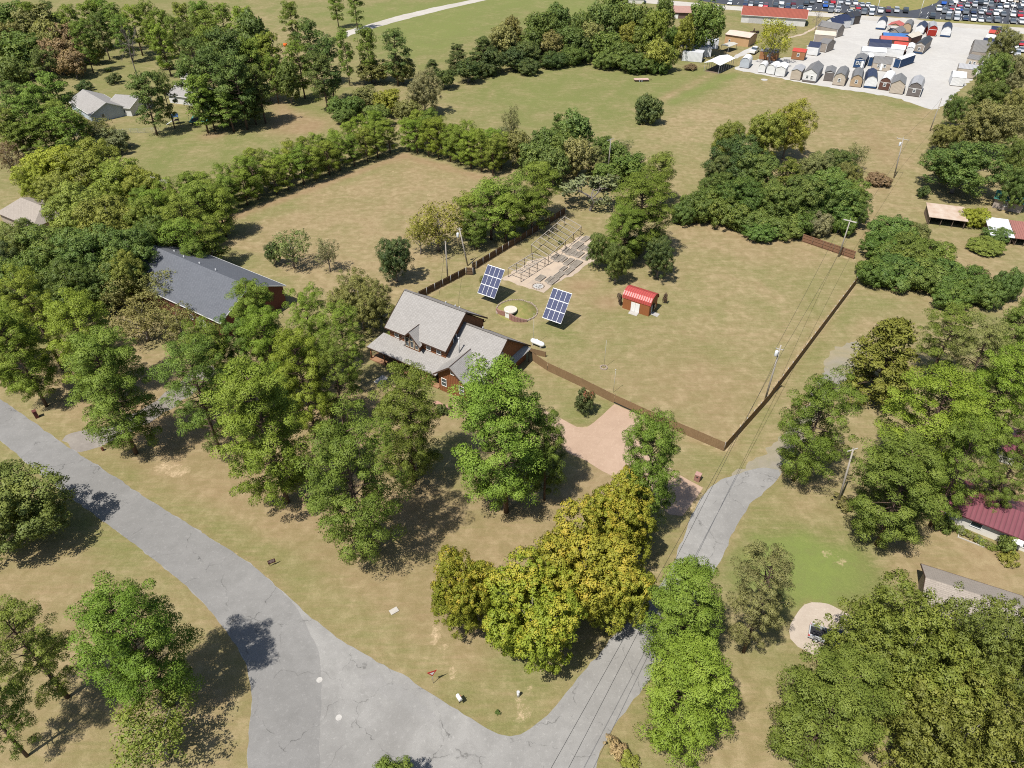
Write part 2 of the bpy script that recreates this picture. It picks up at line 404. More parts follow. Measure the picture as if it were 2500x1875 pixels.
nx, ny = len(gx), len(gy)
me = bpy.data.meshes.new('ground')
V3 = np.stack([X, Y, np.zeros_like(X)], -1).reshape(-1, 3)
idx = np.arange(nx * ny).reshape(ny, nx)
Q4 = np.stack([idx[:-1,:-1], idx[:-1,1:], idx[1:,1:], idx[1:,:-1]], -1).reshape(-1, 4)
me.vertices.add(len(V3)); me.vertices.foreach_set('co', V3.ravel().astype('f'))
me.loops.add(Q4.size); me.loops.foreach_set('vertex_index', Q4.ravel().astype('i'))
me.polygons.add(len(Q4)); me.polygons.foreach_set('loop_start', np.arange(0, Q4.size, 4, dtype='i'))
me.update(calc_edges=True); me.validate()
ca = me.attributes.new('cover', 'FLOAT_COLOR', 'POINT')
ca.data.foreach_set('color', np.stack([np.clip(green,0,1.3), np.clip(bare,0,1), np.clip(brown,0,1), np.ones_like(bare)], -1).ravel().astype('f'))
def ground_mat():
    t = NT('grass_ground'); co = t.coord('Object')
    a = t.N('ShaderNodeAttribute'); a.attribute_name = 'cover'
    sp = t.N('ShaderNodeSeparateColor'); t.L(a.outputs['Color'], sp.inputs[0]); g, b, br = sp.outputs
    nL = t.noise(co, .10, 5, .6, .5); nM = t.noise(co, .55, 5, .65, .4); nS = t.noise(co, 2.6, 4, .7); nF = t.noise(co, 9., 2, .6)
    rowc = t.coord('Object', (.22, 2.4, 1), (0, 0, R(-54)))
    nR = t.noise(rowc, .8, 4, .6)                                    # mower passes and streaks of longer grass
    gg = t.math('ADD', g, t.math('MULTIPLY', t.math('SUBTRACT', nL, .5), 1.6))
    gg = t.math('ADD', gg, t.math('MULTIPLY', t.math('SUBTRACT', nM, .5), 1.15))
    gg = t.math('ADD', gg, t.math('MULTIPLY', t.math('SUBTRACT', nR, .5), 1.1))
    gg = t.math('ADD', gg, t.math('MULTIPLY', t.math('SUBTRACT', nS, .5), .65), clamp=True)
    dry = t.mix(t.remap(nM, .3, .7), (.340, .268, .152), (.255, .192, .102))
    grn = t.mix(t.remap(nS, .3, .7), (.200, .205, .072), (.128, .146, .046))
    c = t.mix(gg, dry, grn)
    c = t.mix(t.remap(g, .85, 1.3, 0, .8), c, t.mix(t.remap(nM, .3, .7), (.195, .240, .062), (.150, .195, .055)))
    bb = t.math('ADD', br, t.math('MULTIPLY', t.math('SUBTRACT', nM, .5), 1.1)); bb = t.math('ADD', bb, t.math('MULTIPLY', t.math('SUBTRACT', nS, .5), .6), clamp=True)
    c = t.mix(t.math('MULTIPLY', bb, .62), c, (.255, .165, .095))
    ba = t.math('ADD', b, t.math('ADD', t.math('MULTIPLY', t.math('SUBTRACT', nS, .5), 1.2), t.math('MULTIPLY', t.math('SUBTRACT', nM, .5), 1.6))); ba = t.math('MULTIPLY', ba, t.remap(b, .05, .3)); ba = t.remap(ba, .3, .8)
    c = t.mix(ba, c, t.mix(t.remap(nF, .3, .7), (.55, .43, .28), (.43, .31, .19)))
    c = t.mix(t.remap(nF, .32, .7, .0, .42), c, t.mix(1., c, (.52, .55, .50), 'MULTIPLY'))
    c = t.mix(t.remap(nS, .55, .8, 0, .35), c, t.mix(1., c, (1.35, 1.3, 1.2), 'MULTIPLY'))
    t.col(c); t.rough(.95, .1)
    h = t.math('ADD', t.math('MULTIPLY', nF, .5), nS); t.bump(h, .55, .10)
    return t.m
me.materials.append(ground_mat())
tag(obj('ground', me), kind='structure')

def sheet(name, poly, mat_, z, jit=.10, step=.8, kind='structure'):
    pts = []; r = random.Random(name)
    for i in range(len(poly)):
        a, b = Vector(poly[i]), Vector(poly[(i+1) % len(poly)]); L = (b - a).length; n = max(1, min(60, int(L / step)))
        d = (b - a).normalized() if L > 0 else Vector((1, 0)); nrm = Vector((-d.y, d.x)); ph = r.random() * 9
        for k in range(n):
            s_ = k / n * L; p = a + d * s_
            if jit: p = p + nrm * (jit * (.7 * math.sin(s_ * 1.3 + ph) + r.uniform(-.8, .8)))
            pts.append((p.x, p.y, z))
    m = MB(); m.add(pts, [list(range(len(pts)))])
    me_ = m.mesh(name, mat_)
    if me_.polygons[0].normal.z < 0: me_.flip_normals()
    return tag(obj(name, me_), kind=kind)

def smooth_poly(p, it=1):
    for _ in range(it):
        q = []
        for i in range(len(p)):
            a, b = p[i], p[(i+1) % len(p)]
            q += [(a[0]*.75+b[0]*.25, a[1]*.75+b[1]*.25), (a[0]*.25+b[0]*.75, a[1]*.25+b[1]*.75)]
        p = q
    return p
def asphalt(name, base, worn, dark, crack=True, lane=None):
    t = NT(name); co = t.coord('Object')
    nL = t.noise(co, .055, 5, .6, .8); nM = t.noise(co, .5, 5, .65); nF = t.noise(co, 14., 2, .7); nS = t.noise(co, 2.2, 4, .7)
    c = t.mix(t.remap(nL, .38, .62), base, worn)
    c = t.mix(t.remap(nM, .42, .75, 0, .55), c, dark)
    c = t.mix(t.remap(nF, .3, .75, 0, .42), c, tuple(v * .5 for v in base))
    c = t.mix(t.remap(nS, .56, .72, 0, .28), c, tuple(min(.6, v * 1.5) for v in worn))
    if crack:
        v = t.N('ShaderNodeTexVoronoi', feature='DISTANCE_TO_EDGE')
        wv = t.N('ShaderNodeVectorMath', operation='ADD'); nn = t.N('ShaderNodeTexNoise'); t.L(co, nn.inputs['Vector']); nn.inputs['Scale'].default_value = .5; nn.inputs['Detail'].default_value = 5
        sc_ = t.N('ShaderNodeVectorMath', operation='SCALE'); t.L(nn.outputs['Color'], sc_.inputs[0]); sc_.inputs['Scale'].default_value = 2.6
        t.L(co, wv.inputs[0]); t.L(sc_.outputs[0], wv.inputs[1]); t.L(wv.outputs[0], v.inputs['Vector']); v.inputs['Scale'].default_value = .13
        k = t.math('MULTIPLY', t.remap(v.outputs['Distance'], .0, .009, 1, 0), t.remap(nM, .44, .60))
        c = t.mix(t.math('MULTIPLY', k, .75), c, tuple(x * .32 for x in base))
    t.col(c); t.rough(.93, .15); t.bump(nF, .25, .02); return t.m
M_ROAD = asphalt('weathered_asphalt', (.245, .237, .224), (.315, .306, .29), (.18, .174, .164))
M_NEWROAD = asphalt('dark_asphalt', (.060, .066, .080), (.075, .08, .095), (.045, .05, .06), False)
M_PALE = asphalt('pale_concrete', (.44, .41, .36), (.50, .47, .42), (.34, .31, .27), False)
M_GRAVEL = asphalt('white_gravel', (.45, .435, .41), (.50, .485, .455), (.37, .355, .335), False)
M_GDRIVE = asphalt('grey_gravel', (.235, .21, .185), (.30, .27, .235), (.15, .13, .115), False)
M_RED = asphalt('brown_stamped_concrete', (.40, .285, .205), (.45, .325, .24), (.32, .22, .155), False)
M_OLDLANE = asphalt('overgrown_asphalt', (.25, .235, .21), (.30, .25, .15), (.19, .185, .085), False)
M_BED = asphalt('garden_gravel', (.42, .34, .27), (.50, .40, .30), (.27, .22, .18), False)
M_PLAINSLAB = plain('concrete', (.46, .43, .38), (.38, .35, .31), 1.2, .9)
sheet('road', smooth_poly(ROAD), M_ROAD, .012, .13)
MAIN = Vg([(-160,762),(0,862),(60,903),(140,962),(215,1008),(330,1085),(480,1178),(560,1232),(635,1305),(668,1360),(690,1410),(694,1480),(690,1560),(690,1659),(694,1900),(540,1900),(533,1659),(540,1560),(547,1485),(524,1412),(470,1335),(400,1262),(300,1182),(200,1108),(100,1035),(0,950),(-160,832)])
ctr = Vector((sum(p[0] for p in MAIN) / len(MAIN), sum(p[1] for p in MAIN) / len(MAIN)))
sheet('chip_seal_road', smooth_poly(MAIN), asphalt('chip_seal', (.212, .206, .197), (.255, .248, .238), (.162, .158, .15)), .016, .10)
sheet('asphalt_patch', Vg([(800,1452),(850,1478),(905,1508),(940,1545),(925,1560),(880,1530),(840,1512),(790,1480),(770,1462)]), asphalt('old_patch', (.255,.248,.236), (.29,.28,.268), (.2,.195,.185)), .018, .25, .5)
sheet('driveway', DRIVE, M_RED, .016, .03)
sheet('gravel_driveway', smooth_poly(GDRIVE), M_GDRIVE, .008, .25)
sheet('concrete_driveway', smooth_poly(LRDRIVE), asphalt('tan_concrete', (.41,.345,.28), (.46,.39,.32), (.33,.27,.215), False), .012, .06)
sheet('gravel_lot', smooth_poly(LOT), M_GRAVEL, .012, .5, 1.5)
sheet('highway', HWY, M_PALE, .024, 0, 3)
sheet('parking_lot', DEALER, M_NEWROAD, .018, 0, 4)
isl = NT('verge_grass'); isl.col(isl.mix(isl.remap(isl.noise(isl.coord('Object'), .4, 5), .3, .7), (.15,.17,.05), (.26,.21,.09))); isl.rough(.95, .1)
sheet('grass_island', ISLAND, isl.m, .022, .2, 3)
sheet('grass_verge', Sg([(2262,46.5),(2320,48.5),(2500,62),(2700,76),(2700,83),(2500,68),(2320,55.5),(2262,51),(2235,47)]), isl.m, .028, .2, 3)
sheet('field_path', PATH, M_PALE, .012, .25, 3)
sheet('turning_circle', smooth_poly(CULDESAC), M_PALE, .012, .3, 2)
sheet('garden_gravel_bed', GARDEN, M_BED, .008, .3)
sheet('old_lane', smooth_poly(LANE), M_OLDLANE, .007, .5)
sheet('old_asphalt_patch', smooth_poly(Vg([(1775,800),(1800,755),(1830,738),(1862,742),(1870,775),(1838,812),(1806,845),(1788,830)])), M_OLDLANE, .008, .5)
sheet('dirt_track', TRACK, M_BED, .01, .3, 2)
sheet('trailer_driveway', smooth_poly(TRLDRIVE), M_GRAVEL, .01, .3, 2)
sheet('brick_path', PINKPATH, plain('old_brick_paving', (.42,.25,.19), (.34,.2,.15), 3, .9), .01, .05)
# joints of the stamped concrete, cut as thin darker strips
dj = MB()
for a, b in [((700,525),(935,585)),((935,585),(800,775)),((935,585),(1040,505)),((1040,505),(1250,440))]:
    p = G(1200+a[0]*.28933, 900+a[1]*.28933); q = G(1200+b[0]*.28933, 900+b[1]*.28933)
    d = (Vector(q)-Vector(p)).normalized(); n_ = Vector((-d.y, d.x))*.05
    dj.add([(p[0]-n_.x,p[1]-n_.y,.0205),(q[0]-n_.x,q[1]-n_.y,.0205),(q[0]+n_.x,q[1]+n_.y,.0205),(p[0]+n_.x,p[1]+n_.y,.0205)], [(0,1,2,3)])
tag(part('driveway_joint', dj, plain('joint_grout', (.42,.30,.21)), None), kind='structure')
# parking bay lines
ln = MB(); white = plain('white_line_paint', (.75,.75,.72))
def bays(p0, p1, n, L, ang):
    a, b = Vector(G(*p0)), Vector(G(*p1)); d = Vector((math.cos(ang), math.sin(ang))); n_ = Vector((-d.y, d.x)) * .09
    for i in range(n + 1):
        p = a.lerp(b, i / n); q = p + d * L
        ln.add([(*(p-n_),.0265),(*(q-n_),.0265),(*(q+n_),.0265),(*(p+n_),.0265)], [(0,1,2,3)])
bays((2262,44.5),(2500,60),14, 5.2, R(60)); bays((2248,33),(2500,50),15, 5.2, R(60)); bays((2275,14),(2500,28),14, 5.4, R(60)); bays((1800,10),(2130,31),22, 5.2, R(66))
tag(part('parking_line', ln, white, None), kind='structure')
# ================================================================== TREES: a few grown shapes of each kind, then every tree placed on its own
def unit(a): return a / (np.linalg.norm(a, axis=-1, keepdims=True) + 1e-9)
def rdir(r, n): return unit(r.normal(size=(n, 3)))
def leaf_mesh(name, mat_, pos, t, nrm, cn, L, W, tint):
    """leaf-sized faces: one small kite each, facing nrm, pointing along t"""
    b = np.cross(nrm, t); L = L[:, None]; W = W[:, None]
    v = np.stack([pos - t*L*.5, pos - b*W*.5 - t*L*.05, pos + t*L*.5, pos + b*W*.5 - t*L*.05], 1).reshape(-1, 3)
    n = len(pos); me = bpy.data.meshes.new(name)
    me.vertices.add(n*4); me.vertices.foreach_set('co', v.ravel().astype('f'))
    me.loops.add(n*4); me.loops.foreach_set('vertex_index', np.arange(n*4, dtype='i'))
    me.polygons.add(n); me.polygons.foreach_set('loop_start', np.arange(0, n*4, 4, dtype='i'))
    me.polygons.foreach_set('use_smooth', np.ones(n, bool))
    me.update(calc_edges=True)
    at = me.attributes.new('tint', 'FLOAT', 'POINT'); at.data.foreach_set('value', np.repeat(tint, 4).astype('f'))
    me.normals_split_custom_set_from_vertices(np.repeat(cn, 4, axis=0).astype('f').tolist())
    me.materials.append(mat_); return me
def clumps(r, C, rad, n, L, W, spread=.45, lift=.25, out_c=None, tang=.8, radial=.6, ctint=None, outw=.35, jit=.35, flat=1.):
    """n leaves on each clump (centre C, radius rad), facing out of the clump and a little up and out of the crown"""
    N = len(C); ci = np.repeat(np.arange(N), n); M = len(ci)
    d = rdir(r, M); d[:, 2] += lift; d = unit(d)
    off = d * (rad[ci] * (1 - spread * r.random(M) ** 1.5))[:, None]; off[:, 2] *= flat
    pos = C[ci] + off
    out = unit(C - (out_c if out_c is not None else C.mean(0)))[ci]
    ta = r.normal(size=(M, 3)); ta -= d * (ta * d).sum(1, keepdims=True); ta = unit(ta)
    t = unit(radial * d + tang * ta)
    face = unit(d + jit * r.normal(size=(M, 3)) + outw * out)
    nrm = unit(face - t * (face * t).sum(1, keepdims=True))
    cn = unit(.55 * d + .35 * out + .15 * nrm + np.array([0, 0, .18]))
    ct = ctint if ctint is not None else r.random(N)
    tint = np.clip(.15 + .6 * ct[ci] + .25 * r.random(M), 0, 1)
    k = (nrm * cn).sum(1) < 0; nrm[k] *= -1
    return pos, t, nrm, cn, L * (.65 + .7 * r.random(M)), W * (.65 + .7 * r.random(M)), tint

LEAF = leafmat('leaf', .24); NEEDLE = leafmat('pine_needles', .18, (.34, .36, .09), .35, .15)
BARK = plain('pine_bark', (.15, .105, .075), (.085, .06, .045), 3, .95, .1, bump=.4)
GREYBARK = plain('grey_bark', (.24, .215, .19), (.15, .13, .115), 3, .95, .1, bump=.4)

def pine_shape(seed, h=21., Rm=5.4, z0=.14, nb=100, n=290, pr=1.06, L=.27, W=.095, top=1., lean=.6, gaps=.12, prof=None):
    r = np.random.default_rng(seed); m = MB(); lx, ly = r.normal(size=2) * lean
    zz = np.linspace(0, h, 9); px = lx * (zz / h) ** 1.6; py = ly * (zz / h) ** 1.6
    m.tube([(px[i], py[i], zz[i]) for i in range(9)], [h * .0155 * (1 - .9 * (z / h) ** 1.2) + .03 for z in zz], 8)
    C, rad, ct = [], [], []; phi = r.random() * 6.28; az = r.random() * 6.28
    for i in range(nb):
        tt = (i + .5) / nb; z = h * (z0 + (1 - z0) * tt ** .92); phi += 2.4 + r.normal() * .35
        if r.random() < gaps: continue
        Lb = Rm * np.interp(tt, [0, .12, .38, .68, .88, 1], prof or [.62, .9, 1, .92, .70, .36]) * r.uniform(.66, 1.1) * (1 + .14 * math.cos(phi - az))
        rise = Lb * (-.06 + .62 * tt) + r.normal() * .25
        tx, ty = np.interp(z, zz, px), np.interp(z, zz, py); a = np.array([tx, ty, z]); e = a + np.array([math.cos(phi) * Lb, math.sin(phi) * Lb, rise])
        mid = (a + e) / 2 + np.array([0, 0, .12 * Lb * (r.random() - .3)])
        m.tube([tuple(a), tuple(mid), tuple(e)], [.035 * Lb ** .7 + .02, .03, .015], 4, cap=False)
        k = 1 + int(Lb > .45 * Rm) + int(Lb > .8 * Rm) + int(r.random() < .35); bt = r.random()
        for j in range(k):                                           # foliage pads: one at the tip, others nearer the trunk and to the sides
            s_ = 1.0 if j == 0 else r.uniform(.42, .92)
            p = a * (1 - s_) + e * s_ + np.array([0, 0, .12 * Lb * s_ * (1 - s_)])
            sd = 0 if j == 0 else .34 * Lb; side = np.array([-math.sin(phi), math.cos(phi), 0]) * r.uniform(-sd, sd)
            C.append(p + side + np.array([0, 0, r.uniform(.0, .35)])); rad.append(pr * r.uniform(.68, 1.22) * (1.05 if j == 0 else .9)); ct.append(np.clip(.5 * bt + .5 * r.random(), 0, 1))
    for j in range(6):
        C.append(np.array([px[-1], py[-1], h * .975]) + r.normal(size=3) * np.array([.8, .8, .35])); rad.append(pr * .85); ct.append(r.random())
    C, rad, ct = np.array(C), np.array(rad), np.array(ct)
    oc = np.array([px[4], py[4], h * (z0 * .35 + .3)])
    lv = clumps(r, C, rad, n, L, W, .42, .34, oc, .75, .75, ct, flat=.66)
    return dict(crown=leaf_mesh('crown', NEEDLE, *lv), trunk=m.mesh('trunk', BARK), h=float(C[:, 2].max() + pr * .5), R=float(np.percentile(np.hypot(C[:, 0], C[:, 1]) + rad * .8, 96)))

def broad_shape(seed, h=13., Rm=5., zb=.10, lobes=12, cl=34, n=95, cr=.62, L=.23, W=.15, mat_=None, bark=None, squash=1., inner=.35, tintf=None, spread=.5, lobe_r=(.36, .55), jit=.4, limbs=True):
    r = np.random.default_rng(seed); m = MB(); z0 = h * zb; H2 = (h - z0) / 2; cz = z0 + H2
    cc = []
    for i in range(lobes):
        a = 2.4 * i + r.normal() * .3; q = (i + .5) / lobes; zz = cz + H2 * squash * (1.5 * q - .85) * .75; rr = Rm * .62 * math.sqrt(max(.05, 1 - ((zz - cz) / H2) ** 2)) * r.uniform(.75, 1.12)
        cc.append([rr * math.cos(a), rr * math.sin(a), zz])
    cc.append([0, 0, h - H2 * .62]); cc = np.array(cc); lr = Rm * r.uniform(*lobe_r, len(cc))
    m.tube([(0,0,0), (r.normal()*.15, r.normal()*.15, z0 * .6), (r.normal()*.2, r.normal()*.2, cz * .9), (0, 0, h * .8)], [h*.021+.05, h*.017+.03, h*.010+.02, .02], 8)
    C, rad, ct, oc = [], [], [], []
    for c, q in zip(cc, lr):
        if limbs: m.tube([(0, 0, max(.4, c[2] * .55)), tuple(c * np.array([.55, .55, .82])), tuple(c)], [h*.008+.02, h*.005+.015, .015], 5, cap=False)
        d = rdir(r, cl); d[:, 2] += .25; d = unit(d); p = c + d * (q * (1 - inner * r.random(cl) ** 2))[:, None]
        keep = p[:, 2] > z0 * .55
        p, d = p[keep], d[keep]; lt = r.random()
        C.append(p); rad.append(cr * r.uniform(.7, 1.25, len(p))); ct.append(np.clip(.45 * lt + .55 * r.random(len(p)), 0, 1)); oc.append(np.repeat(c[None], len(p), 0))
    C, rad, ct, oc = map(np.concatenate, (C, rad, ct, oc))
    if tintf is not None: ct = tintf(C, ct, r, h)
    lv = clumps(r, C, rad, n, L, W, spread, .22, oc, .9, .35, ct, jit=jit)
    return dict(crown=leaf_mesh('crown', mat_ or LEAF, *lv), trunk=m.mesh('trunk', bark or GREYBARK), h=float(C[:, 2].max() + cr * .6), R=float(np.percentile(np.hypot(C[:, 0], C[:, 1]) + rad * .7, 96)))

def cedar_shape(seed, h=12., Rm=3.2, n=90):
    return pine_shape(seed, h, Rm, .06, 90, n, .70, .34, .13, lean=.25, gaps=.04, prof=[.85, 1, .92, .62, .32, .08])

def bare_shape(seed, h=12., depth=5, leaves=0, spread_=.55):
    r = np.random.default_rng(seed); m = MB(); tips = []
    def grow(p, d, L, rad, k):
        e = p + d * L; mid = (p + e) / 2 + r.normal(size=3) * L * .06
        m.tube([tuple(p), tuple(mid), tuple(e)], [rad, rad * .85, rad * .65], 5 if k > 2 else 3, cap=False)
        if k == 0: tips.append(e); return
        for _ in range(r.integers(2, 5) if k < depth else 4):
            nd = unit((d + r.normal(size=3) * spread_ + np.array([0, 0, .08]))[None])[0]
            grow(p + d * L * r.uniform(.6, 1.), nd, L * r.uniform(.55, .82), rad * .58, k - 1)
    grow(np.zeros(3), np.array([0, 0, 1.]), h * .26, h * .016, depth); tips = np.array(tips)
    if leaves:
        C = tips[r.choice(len(tips), min(len(tips), leaves), False)]
        lv = clumps(r, C, np.full(len(C), .45), 12, .32, .2, .7, .2, np.array([0, 0, h * .4]))
        cr = leaf_mesh('crown', LEAF, *lv)
    else: cr = None
    return dict(crown=cr, trunk=m.mesh('trunk', GREYBARK), h=float(tips[:, 2].max()), R=float(np.percentile(np.hypot(tips[:, 0], tips[:, 1]), 94)))

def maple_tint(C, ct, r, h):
    """leaves turning yellow and orange towards the top of the crown"""
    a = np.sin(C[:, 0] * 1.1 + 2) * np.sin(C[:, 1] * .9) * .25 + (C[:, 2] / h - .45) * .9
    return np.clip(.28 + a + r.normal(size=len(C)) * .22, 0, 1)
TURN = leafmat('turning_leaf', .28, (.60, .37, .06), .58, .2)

SHAPES = {
 'pine':   [pine_shape(s) for s in (11, 12)] + [pine_shape(14, Rm=5.8, nb=92, gaps=.16), pine_shape(15, z0=.10, nb=108), pine_shape(16, Rm=5.0, lean=1.1)],
 'loose':  [pine_shape(s, nb=76, n=230, pr=.98, gaps=.22, z0=.18) for s in (21, 22)],
 'column': [pine_shape(31, h=24, Rm=4.6, z0=.06, nb=124, n=260, pr=.98, prof=[.85, 1, 1, .86, .6, .25])],
 'young':  [pine_shape(s, h=11.5, Rm=3.1, z0=.18, nb=44, n=180, pr=.85, L=.25, W=.09, lean=.3) for s in (41, 42, 43)],
 'farpine':[pine_shape(s, h=17, Rm=4.4, z0=.2, nb=50, n=80, pr=1.15, L=.50, W=.2) for s in (51, 52, 53, 54)],
 'cedar':  [cedar_shape(61), cedar_shape(62, h=13, Rm=3.4)],
 'broad':  [broad_shape(s) for s in (71, 72, 73, 74)],
 'farbroad':[broad_shape(s, n=30, cl=26, L=.50, W=.34, cr=.85) for s in (81, 82, 83)],
 'oak':    [broad_shape(s, h=16, Rm=8., lobes=15, cl=52, n=95, cr=.66, L=.24, W=.14, inner=.5) for s in (91, 92)],
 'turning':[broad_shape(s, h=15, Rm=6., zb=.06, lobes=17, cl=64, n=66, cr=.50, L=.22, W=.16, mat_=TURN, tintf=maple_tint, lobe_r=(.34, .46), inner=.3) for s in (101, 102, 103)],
 'airy':   [broad_shape(s, h=9, Rm=3.6, zb=.15, lobes=8, cl=22, n=26, cr=.6, L=.26, W=.13, spread=.9, inner=.7, jit=1.2) for s in (111, 112)],
 'shrub':  [broad_shape(s, h=4.5, Rm=3.6, zb=.02, lobes=9, cl=34, n=90, cr=.50, L=.22, W=.13, squash=.7, limbs=False) for s in (121, 122, 123)],
 'bush':   [broad_shape(s, h=2.2, Rm=1.3, zb=.02, lobes=6, cl=16, n=26, cr=.28, L=.2, W=.12, limbs=False) for s in (131, 132)],
 'round':  [broad_shape(141, h=8.5, Rm=4.3, zb=.02, lobes=14, cl=40, n=26, cr=.55, L=.45, W=.28, lobe_r=(.42, .5))],
 'bare':   [bare_shape(151, 14)],
 'twiggy': [bare_shape(161, 8.5, 5, 160, .6), bare_shape(162, 6, 5, 260, .5)],
 'myrtle': [broad_shape(171, h=4.6, Rm=1.7, zb=.03, lobes=9, cl=24, n=30, cr=.34, L=.2, W=.13, mat_=leafmat('flowering_leaf', .25, (.50, .035, .07), .9, .2), limbs=False,
             tintf=lambda C, ct, r, h: np.clip((C[:, 2] / h - .62) * 3.2 + (-C[:, 0]) * .25 + r.normal(size=len(C)) * .15, 0, 1))],
}
PC = {  # own leaf colours
 'pine': (.120, .172, .028), 'bright': (.145, .212, .028), 'dark': (.082, .122, .030), 'young': (.150, .205, .030), 'olive': (.175, .178, .058),
 'green': (.105, .152, .034), 'light': (.180, .222, .040), 'lime': (.28, .30, .036), 'deep': (.066, .100, .030), 'grey': (.190, .205, .095),
 'brown': (.215, .160, .080), 'turn': (.215, .245, .030), 'hedge': (.105, .160, .034), 'cedar': (.122, .128, .022), 'oak': (.142, .178, .034), 'gold': (.225, .235, .040)}
_cnt = {}
def plant(kind, x, y, h, Rc, color, label, cat='tree', name=None, group=None, rot=None, shape=None):
    sh = SHAPES[kind]; i = _cnt.get(kind, 0); _cnt[kind] = i + 1
    s = sh[i % len(sh)] if shape is None else sh[shape]
    r = random.Random(i * 7 + hash(kind) % 1 + len(kind))
    nm = name or {'pine':'pine_tree','loose':'pine_tree','column':'pine_tree','young':'pine_tree','farpine':'pine_tree','cedar':'cedar_tree','oak':'oak_tree','shrub':'shrub','bush':'shrub','round':'shrub_tree','bare':'bare_tree','twiggy':'bare_tree','turning':'maple_tree','myrtle':'crape_myrtle'}.get(kind, 'broadleaf_tree')
    t = thing(nm, label, cat, (x, y, 0), rot if rot is not None else r.uniform(0, 6.28), group)
    k = Rc / s['R']; t.scale = (k * r.uniform(.95, 1.06), k * r.uniform(.95, 1.06), h / s['h'])
    obj('trunk', s['trunk'], t)
    if s['crown'] is not None:
        o = obj('crown', s['crown'], t); c = PC[color] if isinstance(color, str) else color
        f = r.uniform(.88, 1.14); f *= 1.16; o.color = (c[0]*f*r.uniform(.96, 1.12), c[1]*f, c[2]*f*r.uniform(.85, 1.1), 1)
    return t
CROWN_B = {'pine': .43, 'loose': .43, 'column': .46, 'young': .42, 'farpine': .40, 'cedar': .48, 'oak': .42, 'shrub': .48, 'bush': .48, 'turning': .47, 'round': .48}
def plant_top(kind, xt, yt, wpx, h, color, label, **kw):
    """a tree whose crown's upper edge shows at yt, centred on xt, and is wpx wide in the photograph: stand it on the ground there"""
    if kind in ('pine', 'loose'): wpx *= 1.0; h *= 1.04
    h *= 1 + .28 * min(1, max(0, (260 - yt) / 220))                  # distant crowns stand taller for their width
    x, y = GV(xt, yt, h); b = CROWN_B.get(kind, .42) * h; zc = h - b
    for _ in range(4):
        dep = _c * y + _s * (CAM_H - zc); Rc = wpx * K * .5 / FPX * dep; e = math.atan2(CAM_H - zc, math.hypot(x, y))
        he = math.hypot(Rc * math.sin(e) * .92, b * math.cos(e)); x, y = G(xt * K, yt * K + he * FPX / dep, zc)
    return plant(kind, x, y, h, Rc, color, label, **kw)
